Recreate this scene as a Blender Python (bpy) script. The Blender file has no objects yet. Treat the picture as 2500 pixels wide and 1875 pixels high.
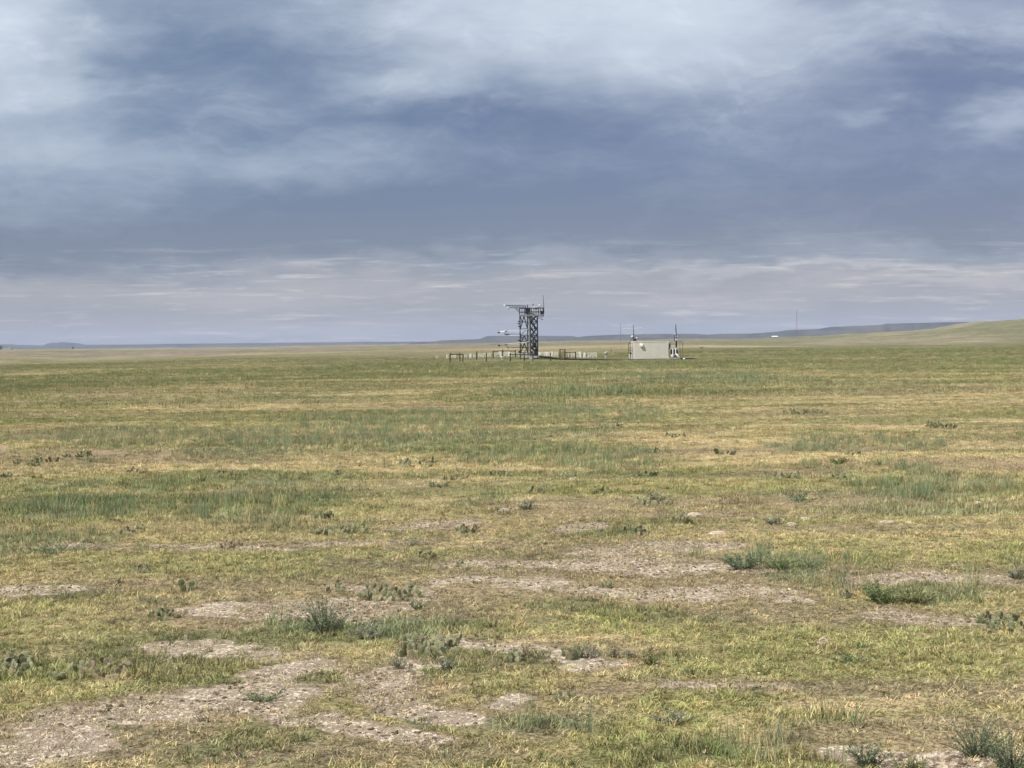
import bpy, math, random
import numpy as np
from mathutils import Matrix, Vector, Euler
R = math.radians
S = bpy.context.scene
COL = S.collection
F = 3500.0; CX = 1250.0; CY = 937.5; EYE = 838.0          # lens in photo pixels, centre, eye level at the centre column
CZ = 2.3

# ------------------------------------------------------------------ camera
cd = bpy.data.cameras.new('camera'); cam = bpy.data.objects.new('camera', cd); COL.objects.link(cam)
cd.sensor_width = 36.0; cd.lens = F/2500*36; cd.clip_start = .1; cd.clip_end = 60000
PITCH = math.atan((CY-EYE)/F); ROLL = R(-0.8)
CM = Matrix.Rotation(R(90)-PITCH, 3, 'X') @ Matrix.Rotation(ROLL, 3, 'Z')
cam.location = (0, 0, CZ); cam.rotation_euler = CM.to_euler()
S.camera = cam

# ------------------------------------------------------------------ light, sky, exposure
S.view_settings.view_transform = 'Standard'; S.view_settings.look = 'None'
S.view_settings.gamma = 1; S.view_settings.exposure = 0.12
SUN_EL, SUN_AZ = 47, -128                    # degrees; azimuth from +Y (view direction), negative = left, behind the camera
sl = bpy.data.lights.new('sun', 'SUN'); sl.energy = 5.0; sl.angle = R(2.5); sl.color = (1, .95, .87)
sun = bpy.data.objects.new('sun', sl); COL.objects.link(sun)
sdir = Vector((math.sin(R(SUN_AZ))*math.cos(R(SUN_EL)), math.cos(R(SUN_AZ))*math.cos(R(SUN_EL)), math.sin(R(SUN_EL))))
sun.rotation_euler = sdir.to_track_quat('Z', 'Y').to_euler()
wd = bpy.data.worlds.new('World'); S.world = wd; wd.use_nodes = True
class NG:
    def __init__(s, nt): s.t = nt; nt.nodes.clear()
    def n(s, ty, **k):
        o = s.t.nodes.new(ty)
        for a, b in k.items():
            if a.startswith('i_'):
                key = a[2:]; o.inputs[int(key) if key.isdigit() else key.replace('_', ' ')].default_value = b
            else: setattr(o, a, b)
        return o
    def l(s, a, b): s.t.links.new(a, b)
    def m(s, op, a, b=None, c=None, clamp=False):
        o = s.t.nodes.new('ShaderNodeMath'); o.operation = op; o.use_clamp = clamp
        for i, v in enumerate((a, b, c)):
            if v is None: continue
            if isinstance(v, (int, float)): o.inputs[i].default_value = v
            else: s.l(v, o.inputs[i])
        return o.outputs[0]
    def vm(s, op, a, b=None, c=None):
        o = s.t.nodes.new('ShaderNodeVectorMath'); o.operation = op
        for i, v in enumerate((a, b, c)):
            if v is None: continue
            if isinstance(v, (tuple, list)): o.inputs[i].default_value = v
            else: s.l(v, o.inputs[i])
        return o.outputs['Value'] if op in ('LENGTH', 'DOT_PRODUCT') else o.outputs[0]
    def mr(s, v, a, b, c=0., d=1., smooth=True):
        o = s.t.nodes.new('ShaderNodeMapRange'); o.interpolation_type = 'SMOOTHSTEP' if smooth else 'LINEAR'
        s.l(v, o.inputs[0])
        for i, q in enumerate((a, b, c, d)): o.inputs[i+1].default_value = q
        return o.outputs[0]
    def noise(s, vec, scale, detail=4, rough=.55, dist=0., color=False):
        o = s.t.nodes.new('ShaderNodeTexNoise'); o.inputs['Scale'].default_value = scale
        o.inputs['Detail'].default_value = detail; o.inputs['Roughness'].default_value = rough; o.inputs['Distortion'].default_value = dist
        s.l(vec, o.inputs['Vector']); return o.outputs['Color' if color else 'Fac']
    def mix(s, f, a, b, bt='MIX'):
        o = s.t.nodes.new('ShaderNodeMix'); o.data_type = 'RGBA'; o.blend_type = bt
        for sock, v in ((o.inputs[0], f), (o.inputs[6], a), (o.inputs[7], b)):
            if isinstance(v, (int, float)): sock.default_value = v
            elif isinstance(v, (tuple, list)): sock.default_value = tuple(v)[:3]+(1,)
            else: s.l(v, sock)
        return o.outputs[2]
w = NG(wd.node_tree)
tc = w.n('ShaderNodeTexCoord').outputs['Generated']
sep = w.n('ShaderNodeSeparateXYZ'); w.l(tc, sep.inputs[0])
dx, dy, dz = sep.outputs
yy = w.m('MAXIMUM', dy, .12)
U = w.m('MULTIPLY', w.m('DIVIDE', dx, yy), 3.5)             # thousands of photo pixels from the middle of the view
V = w.m('MULTIPLY', w.m('DIVIDE', dz, yy), 3.5)             # above eye level
V = w.m('MINIMUM', V, 3.0)
zc = w.m('ADD', w.m('MAXIMUM', dz, 0), .045)                # cloud-deck plane projection
cb = w.n('ShaderNodeCombineXYZ'); w.l(w.m('DIVIDE', dx, zc), cb.inputs[0]); w.l(w.m('DIVIDE', dy, zc), cb.inputs[1])
plane = cb.outputs[0]
cu = w.n('ShaderNodeCombineXYZ'); w.l(U, cu.inputs[0]); w.l(V, cu.inputs[1]); uv = cu.outputs[0]
# warp the cloud masses with noise so that their edges are ragged
wn = w.noise(w.vm('MULTIPLY', uv, (1, 2.6, 1)), 1.7, 4, .6, color=True)
wn2 = w.noise(w.vm('MULTIPLY', uv, (1, 3.5, 1)), 7, 4, .6, color=True)
wp = w.vm('ADD', uv, w.vm('MULTIPLY', w.vm('SUBTRACT', wn, (.5, .5, .5)), (.7, .22, 0)))
wp = w.vm('ADD', wp, w.vm('MULTIPLY', w.vm('SUBTRACT', wn2, (.5, .5, .5)), (.16, .06, 0)))
blobs = [  # px, py, rx, ry, weight (photo pixels; slopes of the cloud deck in the view direction)
 (1530, 30, 560, 190, .52), (1000, 180, 210, 90, .26), (1000, 40, 420, 130, .22), (20, 60, 420, 170, .42),
 (60, 240, 400, 100, .36), (80, 370, 480, 70, .32), (650, 395, 480, 80, .22), (150, 480, 520, 90, .18),
 (1750, 190, 600, 150, .16), (2150, 60, 560, 130, .18), (2430, 275, 130, 70, .30), (2160, 255, 90, 40, .16),
 (2000, 655, 760, 16, .20), (2300, 690, 420, 24, .20), (1700, 720, 420, 28, .12), (600, 715, 620, 40, .10), (2250, 610, 460, 24, .10),
 (1300, 640, 560, 22, .08), (800, 800, 240, 30, .10), (1150, 765, 150, 10, .08), (1430, 798, 60, 9, .12),
 (1000, 520, 900, 130, -.13), (2330, 160, 380, 110, -.18), (1250, 300, 500, 90, -.12), (2300, 480, 500, 120, -.08), (560, 120, 420, 90, -.14), (80, 620, 700, 60, -.10),
 (-700, 200, 900, 500, .3), (3300, 300, 700, 400, .1)]
acc = None
def eyey(px): return EYE-(px-CX)*math.tan(R(.8))
for px, py, rx, ry, wt in blobs:
    c = ((px-CX)/1000, (eyey(px)-py)/1000, 0)
    L = w.vm('LENGTH', w.vm('MULTIPLY', w.vm('SUBTRACT', wp, c), (1000/rx, 1000/ry, 1)))
    g = w.mr(L, 1.25, 0, 0, wt)
    acc = g if acc is None else w.m('ADD', acc, g)
low = w.mr(V, .215, .165)                                   # thin bright cloud under the dark deck
low = w.m('MULTIPLY', low, 1.0)
wv = w.n('ShaderNodeSeparateXYZ'); w.l(wp, wv.inputs[0])
low = w.mr(wv.outputs[1], .225, .150)
acc = w.m('ADD', acc, w.m('MULTIPLY', low, .24))
acc = w.m('ADD', acc, w.mr(V, .45, .80, 0, .10))
st1 = w.noise(w.vm('MULTIPLY', plane, (.55, 1, 1)), .55, 7, .62, .6)
sh = w.vm('ADD', uv, w.vm('MULTIPLY', w.vm('SUBTRACT', w.noise(uv, 3.0, 3, .5, color=True), (.5, .5, .5)), (.25, .12, 0)))
st2 = w.noise(w.vm('MULTIPLY', sh, (1, 2.5, 1)), 2.6, 10, .64, .25)
st3 = w.noise(w.vm('MULTIPLY', sh, (.8, 2.2, 1)), 9, 8, .66, .2)
st4 = w.noise(w.vm('MULTIPLY', uv, (1, 15, 1)), 3.2, 9, .62, .35)
st5 = w.noise(w.vm('MULTIPLY', uv, (1, 9, 1)), 8, 8, .62, .2)
upw = w.mr(V, .12, .32)
st3 = w.m('ADD', w.m('MULTIPLY', upw, w.m('SUBTRACT', st3, .5)), .5)
wisp = w.m('MULTIPLY', w.m('SUBTRACT', 1, w.mr(V, .16, .30)), w.m('ADD', w.m('MULTIPLY', w.mr(st4, .52, .70), .34), w.m('MULTIPLY', w.mr(st5, .55, .72), .20)))
acc = w.m('ADD', acc, wisp)
puff = w.m('MULTIPLY', w.m('MULTIPLY', w.mr(st2, .50, .66), w.mr(V, .38, .62)), .10)
acc = w.m('ADD', acc, puff)
acc = w.m('ADD', acc, w.m('MULTIPLY', w.m('SUBTRACT', st1, .5), .16))
acc = w.m('ADD', acc, w.m('MULTIPLY', w.m('SUBTRACT', st2, .5), .33))
acc = w.m('ADD', acc, w.m('MULTIPLY', w.m('SUBTRACT', st3, .5), .20))
acc = w.m('ADD', acc, w.mr(V, .18, .8, .06, .12, False), clamp=True)
acc = w.m('ADD', w.m('MULTIPLY', acc, .62), w.m('MULTIPLY', w.mr(acc, -.05, .95), .37))
dark = w.mix(w.mr(U, -1.0, 1.1), (.138, .205, .335), (.162, .208, .348))
dark = w.mix(w.mr(V, .5, .1), dark, (.215, .245, .315))
light = w.mix(low, (.78, .86, .95), (.76, .71, .69))
cloud = w.mix(acc, dark, light)
high = w.mr(dz, .28, .62)                                   # the deck overhead and behind is brighter and whiter
cloud = w.mix(high, cloud, (.98, 1.0, 1.04))
skt = w.n('ShaderNodeTexSky', sky_type='NISHITA', sun_disc=False, sun_elevation=R(SUN_EL), sun_rotation=R(SUN_AZ))
skc = w.n('ShaderNodeBackground'); w.l(skt.outputs[0], skc.inputs[0]); skc.inputs[1].default_value = .1
clb = w.n('ShaderNodeBackground'); w.l(cloud, clb.inputs[0]); clb.inputs[1].default_value = .93
ms = w.n('ShaderNodeMixShader', i_0=.93); w.l(skc.outputs[0], ms.inputs[1]); w.l(clb.outputs[0], ms.inputs[2])
wo = w.n('ShaderNodeOutputWorld'); w.l(ms.outputs[0], wo.inputs[0])

# ------------------------------------------------------------------ helpers
def ray(px, py):
    d = CM @ Vector(((px-CX)/F, (CY-py)/F, -1)); return d/d.y
def at(px, py, Y):
    d = ray(px, py); return Vector((d.x*Y, Y, CZ+d.z*Y))
def hsh(ix, iy, seed):
    n = (ix.astype(np.int64)*374761393 + iy.astype(np.int64)*668265263 + seed*1274126177) & 0xffffffff
    n = ((n ^ (n >> 13))*1274126177) & 0xffffffff
    return ((n ^ (n >> 16)) & 0xffffff)/float(0xffffff)
def vnoise(x, y, seed=0):
    ix = np.floor(x); iy = np.floor(y); fx = x-ix; fy = y-iy
    fx = fx*fx*(3-2*fx); fy = fy*fy*(3-2*fy); ix = ix.astype(np.int64); iy = iy.astype(np.int64)
    a = hsh(ix, iy, seed); b = hsh(ix+1, iy, seed); c = hsh(ix, iy+1, seed); d = hsh(ix+1, iy+1, seed)
    return (a+(b-a)*fx)*(1-fy)+(c+(d-c)*fx)*fy
def fbm(x, y, sc, oct=4, seed=0, g=.5):
    x = np.asarray(x, float)/sc; y = np.asarray(y, float)/sc; s = 0; a = 1; t = 0
    for o in range(oct):
        s = s+a*vnoise(x+o*17.3, y+o*9.1, seed+o); t += a; a *= g; x = x*2.03; y = y*2.03
    return s/t                                            # 0..1, mean .5
def sst(e0, e1, x):
    t = np.clip((x-e0)/(e1-e0), 0, 1); return t*t*(3-2*t)
# terrain ------------------------------------------------------------
PXT = [-1500, 0, 250, 400, 600, 700, 1000, 1100, 1250, 1400, 1550, 1700, 1880, 2040, 2160, 2280, 2315, 2387, 2500, 2900, 4000]
SKY_E = [6, 4, 2, 1, 0, 0, 0, 1, 1.5, 3.5, 2, 3.7, 4, 9, 15, 21, 28, 36, 40, 55, 40]          # far ridge above eye level (photo px)
def tab(px, xs, ys): return np.interp(px, xs, ys)
def hill_h(x, y):
    r = np.hypot(x, y); ang = x/np.maximum(y, 1e-3)
    px = np.where(y > 0, CX+F*np.clip(ang, -3, 3), np.where(x > 0, 4000, -1500))
    zc_ = CZ-tab(px, [-1500, 0, 250, 600, 1000, 1300, 1500, 1600, 1950, 2500, 4000], [24, 30, 28, 20, 26, 27, 19, 17.5, 18, 17, 17])*400/F
    z_rid = CZ-tab(px, [-1500, 0, 60, 160, 700, 1100, 1400, 1550, 1850, 2500], [14, 14, 16, 24, 14, 13, 10, 10.5, 16, 30])*900/F
    ef = tab(px, PXT, SKY_E)
    dfar = tab(px, [-1500, 1700, 2100, 2500, 4000], [3200, 3200, 2300, 1900, 1900])
    z_far = CZ+ef/F*dfar
    z = np.where(r < 240, -.75*sst(25, 240, r), 0)
    z = np.where((r >= 240) & (r < 400), -.75+(zc_+.75)*sst(240, 400, r), z)
    zv = np.minimum(zc_, z_rid)-4.5
    z = np.where((r >= 400) & (r < 600), zc_+(zv-zc_)*sst(400, 600, r), z)
    z = np.where((r >= 600) & (r < 900), zv+(z_rid-zv)*sst(600, 900, r), z)
    z = np.where((r >= 900) & (r < 1250), z_rid+((z_far-z_rid)*.22-3.)*sst(900, 1250, r), z)
    zb = z_rid+(z_far-z_rid)*.22-3.
    t = np.clip((r-1250)/(dfar-1250), 0, 1)
    z = np.where(r >= 1250, zb+(z_far-zb)*t**1.25, z)
    z = np.where(r > dfar, z_far-sst(dfar, dfar+900, r)*9, z)
    amp = np.interp(r, [0, 25, 60, 200, 330, 450, 900, 2000, 4000], [.0, .03, .06, .08, .08, .25, 1.0, 2.4, 1.5])
    z = z+amp*(fbm(x, y, np.interp(r, [0, 100, 300, 900, 3000], [9, 16, 40, 120, 260]).mean() if np.ndim(r) == 0 else 30, 3, 5)-.5)
    z = z+np.interp(r, [300, 700, 1500, 3500], [0, 1.2, 4.5, 5])*(fbm(x, y, 210, 4, 8)-.5)
    z = z-.24*np.exp(-((x-20)/15.)**4-((y-238)/7.)**2)
    z = z+.5*np.exp(-((x-3)/11.)**2-((y-249)/10.)**2)       # low rise the tower stands on
    return z
def terr(x, y):
    x = np.asarray(x, float); y = np.asarray(y, float)
    r = np.hypot(x, y)
    z = hill_h(x, y)
    k = np.interp(r, [0, 60, 250, 600], [1, 1, .8, 0])
    return z+k*(.10*(fbm(x, y, 2.6, 3, 11)-.5)+.045*(fbm(x, y, .55, 3, 12)-.5)+.16*(fbm(x, y, 12, 2, 13)-.5))
def tz(x, y): return float(terr(np.array([x]), np.array([y]))[0])
DS = np.concatenate([np.linspace(5, 60, 900), np.linspace(60.5, 420, 1200)])
def G(px, py):
    d = ray(px, py); zz = CZ+d.z*DS; t = hill_h(d.x*DS, DS)
    k = np.argmax(zz < t)
    if zz[k] >= t[k]: k = len(DS)-1
    Y = DS[k]
    return d.x*Y, float(Y)
def gpt(px, py):
    x, y = G(px, py); return Vector((x, y, tz(x, y)))

def link(o, parent=None):
    COL.objects.link(o)
    if parent is not None: o.parent = parent
    return o
def tag(o, label=None, cat=None, group=None, kind=None):
    for k, v in (('label', label), ('category', cat), ('group', group), ('kind', kind)):
        if v: o[k] = v
    return o
def empty(name, loc, rz=0, **k):
    o = bpy.data.objects.new(name, None); o.location = loc; o.rotation_euler = (0, 0, rz); o.empty_display_size = .2
    link(o); return tag(o, **k)
class MB:                                                  # mesh builder
    def __init__(s): s.v = []; s.f = []; s.mi = []; s.m = 0
    def add(s, vs, fs):
        b = len(s.v); s.v += [tuple(v) for v in vs]; s.f += [tuple(b+i for i in f) for f in fs]; s.mi += [s.m]*len(fs); return s
    def box(s, c, d, M=None):
        vs = [Vector((c[0]+sx*d[0]/2, c[1]+sy*d[1]/2, c[2]+sz*d[2]/2)) for sx in (-1, 1) for sy in (-1, 1) for sz in (-1, 1)]
        if M is not None: vs = [M @ v for v in vs]
        return s.add(vs, [(0, 1, 3, 2), (4, 6, 7, 5), (0, 4, 5, 1), (2, 3, 7, 6), (0, 2, 6, 4), (1, 5, 7, 3)])
    def tube(s, pts, r, n=6, cap=True):
        pts = [Vector(p) for p in pts]; rr = r if isinstance(r, (list, tuple)) else [r]*len(pts)
        rings = []
        for i, p in enumerate(pts):
            t = (pts[min(i+1, len(pts)-1)]-pts[max(i-1, 0)]); t = t.normalized() if t.length > 1e-9 else Vector((0, 0, 1))
            a = t.cross(Vector((0, 0, 1)) if abs(t.z) < .9 else Vector((0, 1, 0))).normalized(); b = t.cross(a)
            rings.append([p+(a*math.cos(2*math.pi*k/n)+b*math.sin(2*math.pi*k/n))*rr[i] for k in range(n)])
        vs = [v for g in rings for v in g]; fs = []
        for i in range(len(pts)-1):
            for k in range(n):
                fs.append((i*n+k, i*n+(k+1) % n, (i+1)*n+(k+1) % n, (i+1)*n+k))
        if cap: fs += [tuple(range(n))[::-1], tuple(range((len(pts)-1)*n, len(pts)*n))]
        return s.add(vs, fs)
    def bar(s, a, b, w_, h_=None):
        return s.tube([a, b], w_/1.414*1.0, 4)
    def ball(s, c, r, sc=(1, 1, 1), n=8, m=6):
        vs = [(c[0], c[1], c[2]+r*sc[2])]
        for i in range(1, m):
            a = math.pi*i/m
            for k in range(n): vs.append((c[0]+r*sc[0]*math.sin(a)*math.cos(2*math.pi*k/n), c[1]+r*sc[1]*math.sin(a)*math.sin(2*math.pi*k/n), c[2]+r*sc[2]*math.cos(a)))
        vs.append((c[0], c[1], c[2]-r*sc[2])); fs = []
        for k in range(n):
            fs.append((0, 1+k, 1+(k+1) % n)); q = 1+(m-2)*n; fs.append((len(vs)-1, q+(k+1) % n, q+k))
            for i in range(m-2): fs.append((1+i*n+k, 1+(i+1)*n+k, 1+(i+1)*n+(k+1) % n, 1+i*n+(k+1) % n))
        return s.add(vs, fs)
    def mesh(s, name, mats, smooth=False):
        me = bpy.data.meshes.new(name); me.from_pydata(s.v, [], s.f)
        for m_ in (mats if isinstance(mats, (list, tuple)) else [mats]): me.materials.append(m_)
        me.polygons.foreach_set('material_index', s.mi)
        if smooth: me.polygons.foreach_set('use_smooth', [True]*len(s.f))
        me.update(); return me
    def build(s, name, mats, parent=None, smooth=False, **k):
        o = bpy.data.objects.new(name, s.mesh(name, mats, smooth)); link(o, parent); return tag(o, **k)

# ------------------------------------------------------------------ materials
def pmat(name, col, rough=.75, metal=0., var=.15, scale=3., bump=0., col2=None, spec=.3):
    m = bpy.data.materials.new(name); m.use_nodes = True; g = NG(m.node_tree)
    co = g.n('ShaderNodeTexCoord').outputs['Object']
    a = g.noise(co, scale, 5, .6)
    c2 = col2 or tuple(c*.6 for c in col)
    c = g.mix(g.mr(a, .35, .7, 0, 1), col, tuple(x*(1-var)+y*var for x, y in zip(col, c2)))
    b = g.n('ShaderNodeBsdfPrincipled'); g.l(c, b.inputs['Base Color'])
    b.inputs['Roughness'].default_value = rough; b.inputs['Metallic'].default_value = metal; b.inputs['Specular IOR Level'].default_value = spec
    if bump:
        bp = g.n('ShaderNodeBump', i_Strength=bump, i_Distance=.02); g.l(g.noise(co, scale*8, 5), bp.inputs['Height']); g.l(bp.outputs[0], b.inputs['Normal'])
    o = g.n('ShaderNodeOutputMaterial'); g.l(b.outputs[0], o.inputs[0]); return m
M = {}
M['steel'] = pmat('galvanised_steel', (.024, .029, .033), .6, .1, .5, 4)
M['steel2'] = pmat('grey_steel', (.24, .25, .26), .5, .3, .4, 4)
M['darkwood'] = pmat('dark_timber', (.035, .025, .018), .85, 0, .5, 5)
M['brownpaint'] = pmat('brown_paint', (.075, .045, .030), .7, 0, .4, 5)
M['white'] = pmat('white_paint', (.80, .80, .77), .5, 0, .2, 3)
M['offwhite'] = pmat('weathered_white', (.66, .65, .60), .6, 0, .3, 3)
M['black'] = pmat('black_rubber', (.018, .020, .022), .6, 0, .3, 4)
M['grey'] = pmat('cabinet_grey', (.30, .32, .32), .6, 0, .3, 3)
M['deck'] = pmat('boardwalk_grey', (.34, .35, .34), .7, 0, .4, 3)
M['concrete'] = pmat('concrete', (.34, .33, .29), .9, 0, .4, 3, .3)
M['rust'] = pmat('rust_red', (.22, .06, .035), .7, 0, .4, 4)
M['hutwall'] = pmat('hut_panel', (.52, .50, .435), .8, 0, .2, .8)
M['cream'] = pmat('cream_vent', (.74, .70, .56), .6, 0, .2, 3)
M['patch'] = pmat('scuffed_wall', (.62, .59, .48), .85, 0, .6, 9, 0, (.42, .385, .28))

def field_mat(name, trans=.14, rough=.8, instancer=True, var=.58):
    """leaf colour comes from the attribute 'tint' (what kind of grass grows there), varied blade by blade"""
    m = bpy.data.materials.new(name); m.use_nodes = True; g = NG(m.node_tree)
    at_ = g.n('ShaderNodeAttribute', attribute_name='tint'); at_.attribute_type = 'INSTANCER' if instancer else 'GEOMETRY'
    bv = g.n('ShaderNodeAttribute', attribute_name='bv'); f = bv.outputs['Fac']
    c = g.mix(1., at_.outputs['Color'], g.mix(f, (1-var, 1-var*.8, 1-var), (1+var, 1+var*.8, 1+var*.55)), 'MULTIPLY')
    c = g.mix(g.mr(f, .80, .95, 0, .75), c, (.46, .37, .20))
    d = g.n('ShaderNodeBsdfPrincipled'); g.l(c, d.inputs['Base Color']); d.inputs['Roughness'].default_value = rough; d.inputs['Specular IOR Level'].default_value = .25
    t = g.n('ShaderNodeBsdfTranslucent'); g.l(c, t.inputs[0])
    x = g.n('ShaderNodeMixShader', i_0=trans); g.l(d.outputs[0], x.inputs[1]); g.l(t.outputs[0], x.inputs[2])
    o = g.n('ShaderNodeOutputMaterial'); g.l(x.outputs[0], o.inputs[0]); return m
M['grass'] = field_mat('grass_blades')
M['litter'] = field_mat('litter', 0, .95, True, .5)

# ------------------------------------------------------------------ what grows where
YG = np.array((.330, .320, .150)); ST = np.array((.53, .44, .27)); BG = np.array((.175, .235, .145)); DG = np.array((.155, .185, .080))
BR = np.array((.34, .285, .20)); FAR = np.array((.31, .29, .195)); PALE = np.array((.50, .43, .34)); LIT = np.array((.20, .16, .12))
# px, py, rx, ry in the photo, turned into ellipses on the ground
P_BG = [(170,1255,190,30),(45,1205,90,14),(330,1190,130,22),(540,1245,150,32),(610,1180,90,16),(450,1113,190,16),(880,1068,420,36),(1100,1045,300,26),
 (1470,1120,190,22),(1280,1115,160,22),(620,1095,200,26),(200,1075,220,20),(80,1065,140,16),(1000,1020,260,14),(2090,1140,50,14),(2120,1080,90,12),(2270,1195,120,44),(2430,1190,90,24),(2290,1250,150,16),(1810,1370,80,28),
 (1930,1372,80,22),(2190,1440,110,26),(1965,1215,30,12),(80,1330,120,20),(1420,1050,120,16),(1350,960,160,12),(1700,925,200,12),(2260,1080,100,8),(1990,1092,50,6),(60,1130,30,8),(1260,1230,60,14),(1380,1010,300,16),
 (2100,1765,60,16),(1500,1805,140,22),(1240,1810,60,20),(1900,1840,90,24),(960,1530,60,18),(2490,1392,30,18),(790,1520,90,22)]
P_DG = [(1700,890,700,14),(800,920,700,18),(200,925,320,18),(2150,850,500,12),(2250,905,400,10),(1300,1620,230,16),(640,1700,90,20),(320,1640,200,24),(700,1560,260,26),
 (1580,1283,130,14),(1400,1300,130,18),(1000,895,260,8),(2000,855,200,7),(1600,960,200,10),(100,950,200,12),(1150,1545,130,22),(250,1430,120,16),(560,1600,150,22),(1000,1650,60,12),
 (640,1300,120,14),(200,1230,260,20),(1250,1100,200,10),(1700,1820,200,30),(60,1600,120,16),(1750,1610,120,12),(2060,1610,60,10)]
P_YG = [(1500,1540,380,60),(2100,1600,380,70),(250,1740,160,26),(500,1660,230,34),(150,1500,260,50),(640,1850,280,36),(1000,1290,300,30),(1900,1480,220,36),(900,1380,300,26),
 (1300,1740,120,30),(1400,1680,160,14),(2000,1740,200,30),(600,1360,260,30),(1650,1800,250,50),(300,1350,200,30)]
P_ST = [(2260,975,340,14),(400,905,330,14),(640,985,340,16),(1130,937,220,6),(1650,1000,200,10),(1000,1010,200,5),(2100,1030,380,14),(1500,1045,150,8),(1850,1075,260,10),
 (560,1145,300,10),(1000,1180,240,10),(800,1205,300,10),(1200,1280,120,10),(1600,1340,200,12),(2250,1330,200,14),(1500,1170,200,10),(1000,1228,160,8),(1120,1255,110,8),(600,1275,150,8),
 (1050,1330,60,8),(300,1465,120,8),(1100,1400,160,12),(1350,1555,200,8),(2200,1700,180,14),(1400,900,220,5),(900,960,150,8),(100,1150,200,8),(2000,1230,140,8),(2350,1260,130,10),
 (1780,1340,130,10),(1850,1000,300,8),(2400,1090,160,10),(1650,1060,200,8)]
P_BR = [(1220,1440,560,30),(2000,1400,500,26),(700,1500,420,30),(250,1790,420,50),(850,1790,420,60),(1350,1600,420,34),(1500,1740,350,34),(2350,1710,330,36),(500,1580,420,34),
 (1750,1690,300,26),(2100,1500,300,26),(2250,1830,420,40),(1400,1225,400,12),(1900,1210,300,14),(1200,1375,360,14),(800,1325,300,10),(300,1335,300,14),(2350,1130,260,10),(1700,1150,300,10),(1100,1660,300,20),(600,880,600,6),(950,910,120,6),(1900,1100,240,8),(130,1230,160,8),(1600,1250,260,10),(700,1440,260,12),(200,1440,260,10),(2050,1280,300,10)]
P_BARE = [(570,1492,130,13),(900,1500,170,17),(950,1470,90,10),(1240,1432,190,20),(1560,1438,120,10),(1740,1446,150,12),(2190,1500,120,16),(2060,1398,90,9),(2370,1402,120,12),
 (1290,1578,180,15),(700,1640,170,20),(480,1570,190,10),(640,1600,90,18),(200,1775,280,26),(30,1820,150,24),(920,1812,180,26),(800,1770,140,14),(1130,1650,110,14),(1080,1700,80,14),(1480,1728,140,15),
 (1600,1600,110,12),(2320,1845,210,22),(950,1287,60,9),(770,1328,70,6),(1520,1342,120,8),(1250,1378,190,7),(500,1335,120,6),(60,1435,120,8),(1300,1290,60,7),(1150,1455,110,12),(1420,1640,90,10),(2150,1840,90,14),
 (1650,1640,120,10),(500,1720,180,12),(840,1590,110,10),(360,1560,160,8),(1930,1700,110,9),(240,1335,90,6)]
def chain(pts, ry, rx=75):
    o = []
    for (x0, y0), (x1, y1) in zip(pts[:-1], pts[1:]):
        n = max(1, int(math.hypot(x1-x0, (y1-y0)*2)/60))
        o += [(x0+(x1-x0)*k/n, y0+(y1-y0)*k/n, rx, ry) for k in range(n)]
    return o
P_BARE = [p for p in P_BARE if p[1] < 1400 or p[0] > 1900]+chain([(400,1492),(600,1486),(760,1476),(900,1502),(1020,1488),(1150,1440),(1260,1430),(1450,1436),(1650,1450),(1800,1446)], 17, 85) \
 + chain([(860,1512),(1010,1506)], 18, 90)+chain([(380,1576),(450,1572),(560,1592),(640,1625),(780,1648),(880,1655)], 17)+chain([(780,1650),(640,1690),(480,1728),(300,1762),(150,1775),(-20,1825)], 30, 110)+chain([(-30,1850),(90,1830)],30,100) \
 + chain([(660,1782),(800,1775),(930,1800),(1010,1835)], 24, 95)+chain([(1060,1668),(1130,1640),(1210,1592),(1300,1580),(1450,1590),(1560,1612),(1690,1650)], 15)+chain([(1040,1700),(1150,1738),(1300,1745)], 14)+chain([(1420,1720),(1520,1745)], 16) \
 + chain([(2000,1402),(2200,1393),(2490,1412)], 9)+chain([(2060,1478),(2180,1500),(2330,1502)], 15)+chain([(1180,1374),(1420,1388),(1660,1400)], 7)+chain([(1480,1340),(1600,1350)], 7)+chain([(2120,1838),(2500,1855)], 20, 90)+chain([(0,1436),(140,1432)], 8)+chain([(700,1436),(860,1440)], 6)
def ell(L):
    o = []
    for px, py, rx, ry in L:
        x, y = G(px, py); y0 = G(px, py-ry)[1] if py-ry > 862 else y*1.25; y1 = G(px, py+ry)[1]
        yc = (y0+y1)/2 if y < 150 else y
        o.append((x, yc, rx*y/F, max((y0-y1)/2, .12), y))
    return o
E_KEEP = ell([(1340,1632,190,17),(1230,1640,60,14),(1500,1630,90,12),(960,1560,130,18),(700,1550,200,18),(1060,1560,120,14),(250,1660,210,26),(420,1640,140,18),(560,1845,200,20),(700,1705,110,16),(1270,1690,150,12),(600,1410,220,10),(1500,1490,260,16)])
E_TALL = ell([(2270,1196,110,36),(2420,1188,70,16),(1830,1376,110,20),(170,1256,140,20),(540,1250,90,18),(2090,1136,40,10),(2190,1446,90,20)])
E_BG, E_DG, E_YG, E_ST, E_BR, E_BARE = map(ell, (P_BG, P_DG, P_YG, P_ST, P_BR, P_BARE))
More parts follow.
